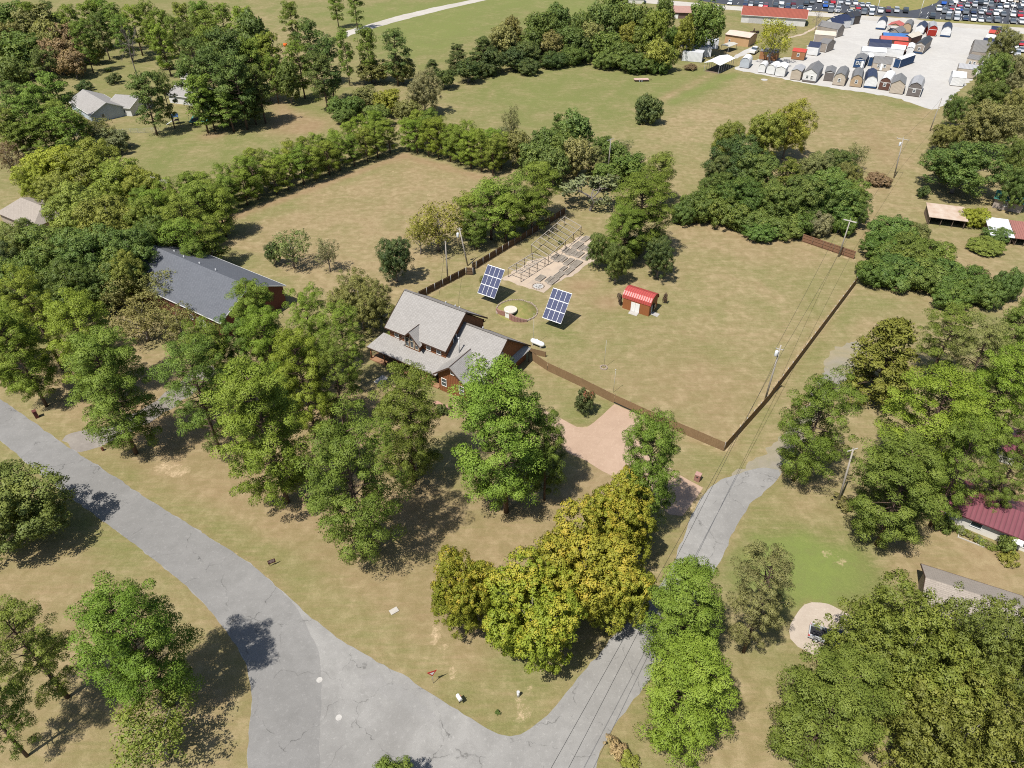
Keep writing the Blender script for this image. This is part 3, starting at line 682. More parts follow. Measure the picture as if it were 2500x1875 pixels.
# ------------------------------------------------------------------ the trees, nearest first (place and width read off the photograph)
for a in [
 # kind, x, y of the top, width, height, colour, label
 ('pine',300,1258,235,20,'bright','rounded bright green pine casting its shadow on the road bend'),
 ('loose',62,1270,180,18,'pine','loose dark pine at the left edge below the road, trunk leaning'),
 ('loose',-40,1400,150,18,'pine','half hidden pine at the bottom left corner of the picture'),
 ('pine',575,776,205,25,'bright','tall bright pine beside the road with its long bare trunk showing'),
 ('pine',752,885,245,25,'pine','broad dull green pine nearest the road, left of the yellowing maples'),
 ('pine',880,792,150,21,'pine','pine standing right before the log house porch'),
 ('pine',1092,796,232,25,'bright','largest pine, in front of the garage wing, above the yellowing maples'),
 ('pine',1180,885,105,17,'pine','small pine pressed against the right of the largest pine'),
 ('pine',232,716,180,22,'pine','big spreading pine over the gravel driveway entrance'),
 ('pine',78,580,130,20,'bright','upper pine of the clump at the left edge above the road'),
 ('pine',182,628,140,20,'bright','pine of the left edge clump closest to the barn'),
 ('pine',40,662,130,19,'bright','lowest pine of the left edge clump, beside the dry verge'),
 ('loose',428,720,155,22,'pine','thin crowned pine between gravel driveway and tall road pine'),
 ('loose',520,690,100,18,'pine','slim pine just right of the barn corner, behind the tall road pine'),
 ('pine',545,602,112,18,'bright','pine touching the right end of the grey barn roof'),
 ('pine',586,658,120,20,'bright','bright pine in front of the barn gable, lower of two'),
 ('pine',668,624,110,18,'bright','pine above the pale path, between barn and log house'),
 ('loose',742,648,112,18,'bright','pine left of the log house, closest to its porch roof'),
 ('pine',655,715,120,20,'bright','pine in the middle of the grove before the log house'),
 ('loose',725,735,100,18,'pine','pine at the right rim of the grove before the porch'),
 ('pine',470,694,120,19,'pine','dull pine at the lower left of the grove near the barn'),
 ('pine',1408,892,140,22,'bright','upright pine between the brown driveway and the board fence corner'),
 ('column',1480,1212,175,18,'bright','upper of two dense pines at the right edge of the narrow lane'),
 ('column',1490,1365,205,18,'bright','lower of two dense pines at the right edge of the narrow lane'),
 ('loose',1650,1175,150,19,(.175,.185,.07),'sparse greyish pine right of the two dense lane pines'),
 ('pine',1782,1408,250,17,'pine','dense fine textured pine at the bottom, left of the great oak'),
 ('pine',1758,796,180,20,'pine','pine alone on the verge beside the old asphalt patch'),
 ('cedar',1918,684,150,16,'cedar','olive brown cedar between two pine clumps on the right'),
 ('pine',2005,800,215,20,'bright','broad topped pine in the middle of the right hand grove'),
 ('pine',1950,948,195,18,'pine','pine left of the burgundy roofed house'),
 ('loose',2075,900,150,19,'pine','pine leaning over the back of the burgundy roof'),
 ('pine',2162,738,150,20,'bright','bright pine at the right edge above the second burgundy roof'),
 ('loose',2048,650,125,15,'pine','loose pine behind the cedar on the right'),
 ('loose',2120,690,120,16,'olive','thin pine between the cedar and the right edge'),
 ('pine',2185,645,110,17,'pine','pine at the right edge under the leafy hedge'),
 ('pine',2190,905,110,17,'pine','pine over the second burgundy roof at the right edge'),
 ('oak',1965,1262,330,16,'oak','huge spreading oak over the grey shingle house at lower right'),
 ('oak',2150,1290,250,16,'oak','right hand oak beside the huge spreading oak'),
 ('oak',2090,1450,330,15,'oak','oak filling the bottom right corner of the picture'),
 ('oak',1880,1350,190,12,'oak','lower oak shading the parked pickup truck'),
 ('broad',18,1000,225,12,'green','dark leafy tree at the left edge below the road'),
 ('airy',330,1500,200,9,'light','thin leafy tree at the bottom left beneath the rounded pine'),
 ('broad',848,1640,115,6,'light','leafy tree top just entering the bottom of the picture'),
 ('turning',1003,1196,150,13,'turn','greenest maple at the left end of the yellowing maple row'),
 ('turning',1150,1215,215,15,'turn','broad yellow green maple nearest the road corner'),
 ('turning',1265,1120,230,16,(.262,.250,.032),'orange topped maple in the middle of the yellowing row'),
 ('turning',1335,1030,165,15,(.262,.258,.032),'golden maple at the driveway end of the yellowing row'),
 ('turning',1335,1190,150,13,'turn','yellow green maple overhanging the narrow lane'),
 ('oak',775,588,150,12,'olive','olive leaved oak behind the log house, over its left gable'),
 ('broad',850,508,78,11,'deep','dark green conical tree behind the olive oak'),
 ('airy',627,496,92,9,(.155,.19,.055),'airy light tree at the right end of the barn'),
 ('broad',588,520,40,6,'deep','small dark tree tucked against the airy tree by the barn'),
 ('airy',706,515,58,8,'grey','thinnest wispy tree on the dry lawn'),
 ('airy',945,434,118,12,'gold','yellow green willow on the lawn beside the two poles'),
 ('airy',905,470,70,9,'gold','lower left crown of the yellow green willow clump'),
 ('broad',1294,500,54,9,'green','slim tree at the right edge of the vegetable beds'),
 ('broad',1332,522,58,10,'green','crooked tree with a pale trunk left of the red roofed shed'),
 ('broad',1427,510,72,10,'deep','round dark tree behind the red roofed shed'),
 ('airy',265,580,120,9,'olive','sparse olive tree in front of the barn, left one'),
 ('airy',345,585,100,8,'olive','sparse olive tree touching the barn eave'),
 ('airy',300,640,130,9,'olive','lower sparse olive tree below the barn'),
 ('airy',385,655,95,8,'olive','sparse olive tree at the lower corner of the barn roof'),
 ('pine',1390,374,135,19,'pine','large dark pine at the head of the vegetable garden'),
 ('pine',1352,440,95,14,'pine','lower pine on the garden side of the large dark pine'),
 ('young',1425,330,85,14,'pine','pine behind the large dark garden pine'),
 ('twiggy',1278,376,128,9,'grey','grey half dead tree at the far end of the board fence'),
 ('round',1403,206,58,8.5,'deep','lone round dark tree in the middle of the far meadow'),
 ('airy',1675,40,78,14,'lime','yellow green willow beside the row of brown cabins'),
 ('farbroad',1528,4,82,17,'green','tall leafy tree beside the tan mobile home'),
 ('farbroad',1480,38,48,13,'light','slender leafy tree behind the white containers'),
 ('broad',915,152,78,13,'grey','pale grey green tree at the corner of the young pine rows'),
 ('bare',276,56,58,15,'brown','bare grey tree on the lawn behind the blue grey house'),
 ('bare',1766,18,22,9,'brown','small leafless tree beside the highway'),
 ('farpine',628,6,50,15,'pine','single pine at the edge of the far green field'),
 ('farpine',724,-32,40,15,'pine','pine cut by the top edge, left of a pair'),
 ('farpine',765,-30,40,15,'pine','pine cut by the top edge, right of a pair'),
 ('farpine',795,60,50,16,'pine','pine left of two where the hedgerow meets the field path'),
 ('farpine',853,66,68,16,'dark','dark pine right of two where the hedgerow meets the field path'),
 ('shrub',1902,372,54,3.2,'brown','rusty brown shrub at the foot of the transformer pole'),
 ('bush',1997,402,36,3.2,'deep','dark round bush beside the tan roofed shed'),
 ('shrub',2107,448,60,4.5,'lime','yellow green shrub between the two old sheds'),
 ('shrub',2135,512,80,2.6,'light','low light green shrub before the white tin shed'),
 ('shrub',2160,487,70,3,'green','green shrub behind the white tin shed'),
 ('bush',1262,822,2,1,'green',None)]:
    if a[6]: plant_top(*a)
plant('myrtle', *GV(1262, 893), 4.8, 1.75, (.085,.115,.045), 'crape myrtle with pink red blossom top beside the board fence', rot=2.2)

def stand(kind, rows, fmt, group, cat='tree', **kw):
    """trees of one stand; each named by its place from the left"""
    rows = sorted(rows, key=lambda r: r[0])
    for i, q in enumerate(rows):
        plant_top(q[5] if len(q) > 5 else kind, q[0], q[1], q[2], q[3], q[4], fmt.format(nth(i)), cat=cat, group=group, **kw)

stand('broad', [(112,318,115,13,'lime'),(192,310,135,14,'light'),(255,348,125,14,'light'),(310,362,95,13,'gold'),(168,402,145,14,'light'),(240,424,140,14,'light'),(305,430,100,13,'light'),(72,352,70,12,'lime'),(128,372,95,12,'light')],
      'light green leafy tree left of the barn, {} from the left', 'light green trees left of the barn')
stand('broad', [(125,486,140,14,'green'),(45,478,110,14,'green'),(205,486,145,15,'green'),(285,494,125,14,'green'),(335,470,90,13,'green'),(62,545,125,14,'green'),(150,565,120,12,'green'),(222,562,105,11,'green'),(5,600,110,13,'green'),(0,520,110,14,'deep'),(268,548,90,12,'light'),(100,600,90,10,'green'),(-30,680,90,12,'green'),(5,760,50,8,'light')],
      'dark green leafy tree behind the left edge pines, {} from the left', 'dark green trees left of the barn')
stand('young', [(432,396,95,14,'young'),(398,425,95,14,'young'),(472,400,85,13,'young'),(392,474,105,13,'young'),(448,470,85,12,'young'),(420,520,70,10,'pine')],
      'pine behind the barn ridge, {} from the left', 'pines behind the barn ridge')
stand('young', [(1060,388,105,15,'young'),(1015,418,80,12,'young'),(1112,374,90,15,'pine'),(1162,352,95,15,'young'),(1028,452,64,10,'pine'),(1092,420,80,12,'young'),(1150,402,80,12,'pine')],
      'pine along the overhead wires beside the board fence, {} from the left', 'pines along the wires')
stand('farbroad', [(1245,240,78,13,'green'),(1203,248,38,11,'green','cedar'),(1178,278,75,11,'green'),(1220,284,68,12,'green'),(1120,280,62,11,'olive'),(1103,232,42,13,'grey','airy'),(1153,308,72,11,'green'),(1197,318,78,11,'green'),(1250,296,70,12,'olive'),(1288,316,44,9,'olive','cedar'),(1300,294,44,8,'green'),(1345,302,50,6,'grey','airy'),(1358,332,92,8,'hedge'),(1332,305,58,8,'hedge'),(1310,352,70,7,'hedge'),(1085,276,40,10,'grey','airy'),(1065,290,50,10,'olive')],
      'mixed tree between the young pine rows and the meadow, {} from the left', 'mixed trees below the meadow')
stand('broad', [(1708,220,98,16,'gold'),(1655,242,88,15,'gold'),(1572,262,70,14,'light'),(1597,298,128,15,'deep'),(1703,345,85,13,'cedar','cedar'),(1812,320,75,9,'deep'),(1852,312,50,8,'grey','airy'),(1795,364,128,13,'hedge'),(1747,376,118,12,'green'),(1640,330,100,13,'green'),(1680,390,110,11,'hedge'),(1610,380,110,11,'green'),(1560,330,80,11,'deep'),(1760,330,80,11,'olive'),(1840,390,80,10,'hedge'),(1830,350,60,9,'olive'),(1545,370,80,9,'hedge'),(1800,420,90,8,'hedge'),(1850,430,60,7,'green')],
      'tall tree of the copse beyond the fenced yard, {} from the left', 'copse beyond the yard')
stand('shrub', [(1537,404,98,7,'hedge'),(1625,434,118,6,'hedge'),(1673,444,108,6,'hedge'),(1722,440,88,6.5,'hedge'),(1762,454,66,6,'grey'),(1822,452,58,6,'hedge'),(1578,424,98,7,'hedge'),(1503,412,76,8,'hedge'),(1650,470,90,4,'hedge'),(1700,474,70,4,'hedge'),(1478,432,60,6,'hedge')],
      'leafy shrub of the hedge along the back of the yard, {} from the left', 'hedge along the back of the yard', 'shrub')
stand('broad', [(2081,302,175,14,'green'),(2145,218,128,15,'olive'),(2066,206,52,10,'green'),(2043,266,68,9,'olive'),(2196,296,68,13,'green'),(2200,360,66,12,'green'),(2050,330,60,8,'olive'),(2170,62,60,12,'olive'),(2147,114,80,13,'green'),(2131,176,78,12,'green'),(2195,124,66,12,'grey'),(2200,190,66,12,'olive'),(2110,240,80,12,'olive')],
      'leafy tree of the tree line right of the shed lot, {} from the left', 'tree line right of the shed lot')
stand('shrub', [(1928,464,105,6,'hedge'),(1902,500,88,6,'hedge'),(1953,504,118,6.5,'hedge'),(2004,512,108,6,'hedge'),(1889,552,92,5.5,'hedge'),(1940,552,118,6,'hedge'),(1991,552,118,6,'hedge'),(2043,560,108,6,'hedge'),(2094,574,98,6,'hedge'),(1975,478,70,5,'olive'),(2130,600,80,6,'green'),(2060,610,90,5,'hedge'),(2180,575,70,7,'green')],
      'leafy shrub of the thicket right of the fence end, {} from the left', 'thicket right of the fence', 'shrub')
stand('farbroad', [(935,130,40,6,'deep','cedar'),(987,98,52,9,'deep','cedar'),(1043,82,64,11,'deep','cedar'),(1089,52,70,12,'olive'),(1105,38,55,12,'olive'),(1170,28,77,13,'green'),(1205,12,64,13,'green'),(1257,25,64,13,'green'),(1308,6,77,15,'green'),(1356,8,64,14,'green'),(1382,10,64,14,'green'),(1415,25,60,15,'light'),(1420,87,64,10,'light'),(1280,48,55,11,'olive'),(1354,53,50,10,'gold'),(1139,88,58,8,'deep'),(1088,80,62,8,'deep'),(1010,130,60,7,'deep'),(960,150,50,6,'deep'),(1450,60,40,9,'green'),(1435,-5,50,12,'green'),(1330,-20,60,14,'green'),(1230,60,70,10,'green'),(1190,70,60,9,'olive'),(1310,70,70,9,'green'),(1390,60,60,10,'green'),(1060,105,60,8,'deep'),(1110,105,60,7,'deep'),(1150,60,60,10,'green'),(1260,75,60,8,'deep'),(1345,90,60,8,'green'),(1440,100,50,8,'light')],
      'tree of the hedgerow between field path and meadow, {} from the left', 'hedgerow behind the meadow')
stand('shrub', [(1318,106,78,6,'hedge'),(1241,96,78,6,'hedge'),(1382,114,78,6,'hedge'),(1190,110,70,5,'deep'),(1140,125,60,5,'deep'),(1425,125,50,5,'green'),(1050,130,60,5,'deep')],
      'low shrub at the meadow foot of the far hedgerow, {} from the left', 'hedgerow foot', 'shrub')
stand('farbroad', [(807,130,77,7,'olive'),(869,125,62,8,'olive'),(725,212,44,6,'hedge'),(761,207,52,7,'hedge'),(838,194,64,8,'gold'),(787,188,62,7,'olive'),(742,235,50,5,'hedge'),(880,215,60,7,'olive'),(815,225,60,7,'green')],
      'leafy tree at the corner where the young pine rows meet, {} from the left', 'thicket at the pine row corner')
z1 = lambda L: [(x * .256, y * .256, w_ * .256 * 1.18, h, *r_) for x, y, w_, h, *r_ in L]
stand('farpine', z1([(470,625,260,16,'pine'),(220,800,300,16,'pine'),(590,905,260,15,'pine'),(60,900,220,15,'pine'),(400,410,240,15,'dark'),(700,190,170,15,'pine'),(770,25,170,15,'pine'),(960,35,180,15,'pine'),(1130,65,200,15,'bright'),(1390,85,160,15,'pine'),(1370,215,190,15,'bright'),(1540,35,150,15,'pine'),(1230,625,250,17,'dark'),(1390,605,160,16,'dark'),(500,105,160,8,'green'),(860,0,160,15,'bright'),(1250,20,150,14,'pine'),(250,30,200,15,'pine'),(850,120,160,14,'dark'),(1050,140,170,14,'pine'),(1480,150,170,14,'pine'),(600,60,180,15,'pine'),(430,30,180,14,'dark'),(1300,150,150,13,'pine'),(1620,200,170,14,'dark'),(120,690,240,14,'dark'),(330,720,240,15,'pine'),(480,850,220,14,'pine'),(350,980,240,13,'pine'),(180,1010,220,12,'pine'),(700,960,140,12,'pine')]),
      'pine among the lawns of the upper left, {} from the left', 'pines of the upper left')
stand('farpine', z1([(1750,105,240,18,'pine'),(2050,70,190,17,'bright'),(1950,260,340,20,'dark'),(1780,410,320,20,'dark'),(2000,460,320,20,'dark'),(1680,640,250,16,'pine'),(1700,20,200,16,'pine'),(1880,40,200,16,'pine'),(2180,560,230,16,'dark'),(1880,620,260,15,'dark'),(2030,640,200,13,'dark'),(1650,330,260,17,'dark'),(1830,230,260,18,'pine'),(2120,330,220,18,'pine'),(1620,500,260,17,'dark'),(2120,740,200,11,'dark'),(1760,760,220,12,'dark'),(1930,800,240,11,'pine')]) + [(546,30,76,17,'green','farbroad'),(577,74,62,16,'pine'),(541,104,62,16,'dark'),(674,48,76,18,'dark'),(710,80,70,18,'dark'),(746,66,40,16,'pine'),(646,92,62,16,'pine'),(697,118,70,16,'dark'),(620,130,60,13,'green','farbroad'),(590,120,50,14,'pine')],
      'pine of the dark grove above the mown field, {} from the left', 'dark grove above the mown field')
stand('farbroad', z1([(150,325,320,12,'green'),(300,60,300,14,'olive'),(100,30,300,14,'green'),(60,185,220,12,'olive'),(250,190,220,10,'olive'),(560,205,250,11,'brown'),(650,330,200,8,'brown'),(830,1000,260,9,'olive','airy'),(900,1080,300,7,'grey','shrub'),(60,1010,180,10,'olive','airy'),(60,1180,220,11,'brown','airy'),(420,180,260,12,'olive'),(200,260,260,12,'green'),(30,330,220,12,'green'),(350,300,240,11,'olive'),(480,330,240,11,'brown'),(600,420,200,9,'brown'),(100,480,240,11,'green'),(780,330,160,8,'olive')]),
      'leafy tree around the upper left houses, {} from the left', 'leafy trees of the upper left')
stand('bush', z1([(960,620,120,3.2,'deep'),(710,680,140,3.0,'deep'),(1400,505,120,3.2,'deep'),(910,570,50,1.5,'deep')]), 'clipped dark bush on the upper left lawns, {} from the left', 'clipped bushes', 'shrub')
# the two double rows of young pines round the dry lawn
A, B, Cn, D = Vector((-86.5, 156.5)), Vector((-35.5, 213.)), Vector((-33.5, 214.5)), Vector((-4., 193.5))
rr = random.Random(5)
def pine_rank(a, b, n, off, fmt, group):
    d = (b - a).normalized(); nrm = Vector((-d.y, d.x))
    for i in range(n):
        p = a.lerp(b, (i + .5) / n) + nrm * (off + rr.uniform(-.5, .5)) + d * rr.uniform(-.6, .6)
        plant('young', p.x, p.y, rr.uniform(9.5, 12.2), rr.uniform(2.9, 3.7), rr.choice(['young', 'young', 'bright', (.16,.205,.03)]), fmt.format(nth(i)), group=group)
pine_rank(A, B, 17, .0, 'young pine of the inner rank left of the dry lawn, {} from the barn', 'inner pine rank')
pine_rank(A, B, 15, 5.2, 'young pine of the outer rank left of the dry lawn, {} from the barn', 'outer pine rank')
pine_rank(Cn, D, 9, .5, 'young pine of the front rank behind the dry lawn, {} from the corner', 'front pine rank')
pine_rank(Cn, D, 8, 5.5, 'young pine of the back rank behind the dry lawn, {} from the corner', 'back pine rank')
# small planting
for i, (x, y, h, rad, colr, kd, lb) in enumerate([
  (1180,688,1.6,1.0,'olive','bush','spiky shrub outside the board fence by the transformer pole'),
  (1511,745,2.9,.6,(.10,.07,.06),'bush','dark shrub at the left corner of the red roofed shed'),
  (1558,760,2.6,.65,(.10,.07,.06),'bush','dark leaved shrub right of the red shed door'),
  (1594,763,2.2,.6,(.11,.09,.07),'bush','shrub at the front right corner of the red shed'),
  (1622,741,2.6,.5,(.13,.09,.07),'bush','thin brown shrub standing alone right of the red shed'),
  (1502,1832,1.5,1.4,(.36,.28,.12),'bush','tan ornamental grass tuft beside the lane at the bottom'),
  (1536,1860,1.1,1.2,'light','bush','leafy green bush beside the tan grass tuft'),
  (1215,1742,.5,.35,'green','bush','small green plant on the bare road corner'),
  (2297,1290,2.4,1.6,'green','bush','round bush at the left end of the burgundy roofed house'),
  (2450,1345,2.6,1.7,'green','bush','leafy bush at the right end of the white walled house'),
  (2462,1370,1.2,1.6,'gold','bush','yellow green bush on the dry lawn at the right edge'),
  (2055,1235,1.5,1.7,'olive','bush','wispy bush at the foot of the pole behind the lane'),
  (1000,900,2.0,1.6,'green','bush','shrub at the porch corner of the log house'),
  (1083,1008,1.6,1.4,'deep','bush','shrub below the front gable of the log house'),
  (955,845,2.4,2.6,'light','shrub','light green shrub at the left end of the log house'),
  (1685,170,2.0,3.0,'brown','shrub','brown green brush pile before the white containers'),
  (1362,905,.4,.5,'green','bush','small tuft by the fence near the crape myrtle'),
  (1368,596,.8,.7,'deep','bush','dark vine growing in the far trellis'),
]):
    p = G(x, y); plant(kd, p[0], p[1], h, rad, colr, lb, cat='shrub')
# hedge of flowers before the white walled house
for i in range(9):
    p = G(2335 + i * 10.5, 1296 + i * 5.4); plant('bush', p[0], p[1], 1.0, .7, 'grey' if i % 2 else 'light', '{} flowering plant from the left before the white walled house'.format(nth(i)), cat='plant', group='flower bed plants')
# ================================================================== THE LOG HOUSE
SH_GREY = shingle('grey_shingles', (.275, .262, .248), (.33, .315, .30), (.17, .162, .152))
SH_BLUE = shingle('blue_grey_shingles', (.110, .117, .132), (.135, .142, .158), (.07, .075, .087))
SH_TAN = shingle('tan_grey_shingles', (.28, .245, .21), (.33, .29, .25), (.18, .155, .135))
LOG = banded('stained_logs', (.265, .108, .045), (.20, .076, .032), .24, bump=.8, dist=.05)
DARKTRIM = plain('dark_brown_trim', (.085, .05, .035)); WHITE = plain('white_paint', (.78, .78, .76), (.70, .70, .68), 2, .6)
GLASS = glassmat(); METAL = plain('galvanised_metal', (.52, .53, .54), (.44, .45, .46), 2, .45, .5)
WOODPOST = plain('weathered_post', (.20, .15, .11), (.13, .10, .075), 3, .9)

def window(parent, p, w, h, out, frame=WHITE, fr=.09, name='window', bars=0):
    """a framed pane set on a wall: p = centre, out = outward unit vector (horizontal)"""
    o = Vector((out[0], out[1], 0)).normalized(); s_ = Vector((-o.y, o.x, 0)); c = Vector(p); m = MB()
    a, b = w / 2, h / 2; z = Vector((0, 0, 1))
    for i in (-1, 1):
        m.beam(c + s_*(i*(a - fr/2)) + o*.04 - z*b, c + s_*(i*(a - fr/2)) + o*.04 + z*b, fr, .08, up=tuple(o))
        m.beam(c - s_*(a-fr) + o*.04 + z*(i*(b-fr/2)), c + s_*(a-fr) + o*.04 + z*(i*(b-fr/2)), .08, fr)
    for k in range(bars):
        q = (k + 1) / (bars + 1) - .5; m.beam(c + z*(q*h) - s_*(a-fr) + o*.04, c + z*(q*h) + s_*(a-fr) + o*.04, .06, fr*.6)
    f = part(name, m, frame, parent)
    g = MB(); q = [c + s_*(i*(a-fr*.5)) + z*(j*(b-fr*.5)) + o*.02 for i, j in ((-1,-1),(1,-1),(1,1),(-1,1))]
    g.add(q, [(0,1,2,3)]); g.add([v - o*.03 for v in q], [(3,2,1,0)])
    part('pane', g, GLASS, f); return f

O_H = (-23.4, 108.39)
house = thing('log_house', 'two storey log house with grey shingle roofs, porch and garage wing', 'house', (*O_H, 0), R(-33))
# local frame: x along the ridge, y towards the back
mw = MB()                                                     # main block walls with gables
mw.add([(.5,.7,0),(13.5,.7,0),(13.5,12.3,0),(.5,12.3,0),(.5,.7,6.35),(13.5,.7,6.35),(13.5,12.3,6.35),(.5,12.3,6.35),(.5,6.45,10.75),(13.5,6.45,10.75)],
       [(0,1,5,4),(2,3,7,6),(1,2,6,9,5),(3,0,4,8,7)])
part('wall', mw, LOG, house)
def roofpart(name, quads, mat_, parent, th=.16):
    m = MB()
    for q in quads: m.slab(q, th)
    return part(name, m, mat_, parent)
rf = roofpart('roof', [[(0,0,6.5),(14,0,6.5),(14,6.45,11.25),(0,6.45,11.25)], [(0,12.9,6.5),(0,6.46,11.25),(14,6.46,11.25),(14,12.9,6.5)]], SH_GREY, house)
m = MB(); m.beam((-.02,6.45,11.30),(14.02,6.45,11.30),.42,.07); part('ridge_cap', m, plain('ridge_shingle', (.18,.165,.15)), rf)
m = MB()
for x in (-.06, 14.06):
    m.beam((x,-.04,6.40),(x,6.45,11.15),.07,.26); m.beam((x,12.94,6.40),(x,6.45,11.15),.07,.26)
m.beam((0,-.06,6.40),(4.3,-.06,6.40),.07,.22); m.beam((8.6,-.06,6.40),(14,-.06,6.40),.07,.22); m.beam((0,12.96,6.40),(14,12.96,6.40),.07,.22)
part('fascia', m, DARKTRIM, rf)
m = MB()
for y in (.5, 12.4): m.beam((13.5,y,5.6),(13.98,y,6.1),.14,.14); m.beam((13.5,y,5.6),(13.5,y,6.3),.14,.14)
part('eave_bracket', m, DARKTRIM, house)
for x, lab in ((2.2, 0), (4.35, 0), (9.6, 0), (11.9, 0)):
    window(house, (x, .68, 5.25), 1.05 if x != 4.35 else .6, 1.15, (0, -1))
window(house, (13.52, 3.4, 7.2), 1.0, 1.5, (1, 0)); window(house, (13.52, 9.2, 5.2), 1.0, 1.4, (1, 0))
window(house, (.48, 6.45, 8.0), 1.2, 1.6, (-1, 0)); window(house, (.48, 3.5, 2.2), 1.0, 1.4, (-1, 0))
for x in (3., 7., 11.): window(house, (x, .68, 1.9), 1.1, 1.5, (0, -1))
# dormer with tall glazing
dm = MB(); dm.add([(4.8,-.1,4.1),(8.1,-.1,4.1),(8.1,-.1,6.3),(6.45,-.1,7.85),(4.8,-.1,6.3),(4.8,2.6,4.1),(8.1,2.6,4.1),(8.1,2.6,6.3),(6.45,2.6,7.85),(4.8,2.6,6.3)],
                   [(0,1,2,3,4),(1,6,7,2),(5,0,4,9)])
dn = part('dormer', dm, LOG, house)
roofpart('dormer_roof', [[(4.15,-.75,5.75),(6.45,-.75,8.2),(6.45,2.35,8.2),(4.15,-.05,5.95)], [(8.75,-.75,5.75),(8.75,-.05,5.95),(6.45,2.35,8.2),(6.45,-.75,8.2)]], SH_GREY, house, .14)
m = MB(); m.beam((6.45,-.82,8.12),(4.12,-.82,5.66),.07,.24); m.beam((6.45,-.82,8.12),(8.78,-.82,5.66),.07,.24); m.beam((6.45,-.78,8.27),(6.45,2.3,8.27),.1,.05)
part('dormer_fascia', m, DARKTRIM, house)
for x, hh in ((5.38, 2.0), (6.45, 2.9), (7.52, 2.0)):
    window(house, (x, -.13, 4.45 + hh / 2), .86, hh, (0, -1), frame=plain('cream_trim', (.62,.54,.42)), fr=.1, bars=1)
# porch
pr = roofpart('porch_roof', [[(-2.4,-2.9,2.95),(13.9,-2.9,2.95),(13.9,.75,4.45),(-1.2,.75,4.45)]], SH_GREY, house, .14)
m = MB(); m.beam((-2.45,-2.95,2.87),(13.9,-2.95,2.87),.07,.2); part('porch_fascia', m, DARKTRIM, pr)
for x in (-1.9, 1.4, 4.7, 8.0, 11.3):
    m = MB(); m.tube([(x,-2.5,0),(x,-2.5,2.85)], .13, 10); part('porch_post', m, LOG, house)
m = MB(); m.box(-2.2,14,-2.8,.7,0,.25); part('porch_floor', m, plain('porch_boards', (.33,.18,.10), (.26,.14,.08), 2), house)
# garage wing
gw = MB(); gw.add([(13.5,-.9,0),(22.4,-.9,0),(22.4,13.3,0),(13.5,13.3,0),(13.5,-.9,3.3),(22.4,-.9,3.3),(22.4,13.3,3.3),(13.5,13.3,3.3),(13.5,6.2,8.6),(22.4,6.2,8.6)],
                  [(0,1,5,4),(2,3,7,6),(1,2,6,9,5)])
part('wall', gw, LOG, house)
wr = roofpart('wing_roof', [[(13.5,-1.5,3.0),(22.95,-1.5,3.0),(22.95,6.2,9.0),(13.5,6.2,9.0)], [(13.5,13.9,3.0),(13.5,6.21,9.0),(22.95,6.21,9.0),(22.95,13.9,3.0)]], SH_GREY, house)
m = MB(); m.beam((13.5,6.2,9.05),(22.97,6.2,9.05),.4,.07); part('ridge_cap', m, MATS['ridge_shingle'], wr)
m = MB(); m.beam((23.0,-1.54,2.9),(23.0,6.2,8.9),.07,.26); m.beam((23.0,13.94,2.9),(23.0,6.2,8.9),.07,.26); m.beam((13.5,13.95,2.9),(22.9,13.95,2.9),.07,.2); part('fascia', m, DARKTRIM, wr)
window(house, (22.42, 5.0, 5.6), 1.0, 1.7, (1, 0)); window(house, (22.42, 2.0, 1.8), 1.0, 1.4, (1, 0))
# cross gable facing the front
cg = MB(); cg.add([(14.3,-2.75,0),(20.5,-2.75,0),(20.5,-2.75,3.6),(17.3,-2.75,6.25),(14.3,-2.75,3.75),(20.5,-.9,0),(20.5,-.9,3.6),(14.3,-.9,0),(14.3,-.9,3.75)], [(0,1,2,3,4),(1,5,6,2),(7,0,4,8)])
part('front_gable', cg, LOG, house)
cr_ = roofpart('gable_roof', [[(13.7,-3.4,3.75),(17.3,-3.4,6.6),(17.3,3.05,6.6),(13.7,.35,4.05)], [(21.0,-3.4,3.45),(21.0,-.75,3.6),(17.3,3.05,6.6),(17.3,-3.4,6.6)]], SH_GREY, house, .15)
m = MB(); m.beam((17.3,-3.46,6.52),(13.66,-3.46,3.66),.07,.26); m.beam((17.3,-3.46,6.52),(21.05,-3.46,3.36),.07,.26); m.beam((17.3,-3.4,6.67),(17.3,3.0,6.67),.1,.05); part('gable_fascia', m, DARKTRIM, cr_)
window(house, (17.5,-2.77,5.05), .8, .8, (0,-1)); window(house, (15.5,-2.77,2.2), 1.1, 1.7, (0,-1), bars=1); window(house, (19.3,-2.77,2.0), 1.1, 1.8, (0,-1), bars=1)
# lean-to on the garage end and flue pipes
roofpart('lean_to_roof', [[(22.4,7.6,3.6),(22.4,13.2,3.6),(23.5,13.2,2.9),(23.5,7.6,2.9)]], SH_GREY, house, .12)
for y in (7.8, 12.9):
    m = MB(); m.beam((23.3,y,0),(23.3,y,2.9),.14,.14); part('lean_to_post', m, DARKTRIM, house)
m = MB(); m.tube([(15.5,2.0,5.4),(15.5,2.0,8.7)], .11, 10); m.tube([(15.5,2.0,8.7),(15.5,2.0,8.95)], [.17,.15], 10); part('flue_pipe', m, METAL, house)
for x, y, z in ((10.2,8.3,9.9),(8.3,8.0,10.1),(11.0,8.5,9.7),(16.4,8.1,7.5)):
    m = MB(); m.tube([(x,y,z-.4),(x,y,z+.45)], .09, 8); m.tube([(x,y,z+.4),(x,y,z+.55)], [.16,.12], 8); part('roof_vent', m, METAL, house)
m = MB(); m.box(3.0,4.6,-7.6,-5.2,.02,.09); pad = part('concrete_pad', m, M_PLAINSLAB, None); pad.location = (*O_H, 0); pad.rotation_euler = (0,0,R(-33)); tag(pad, kind='structure')

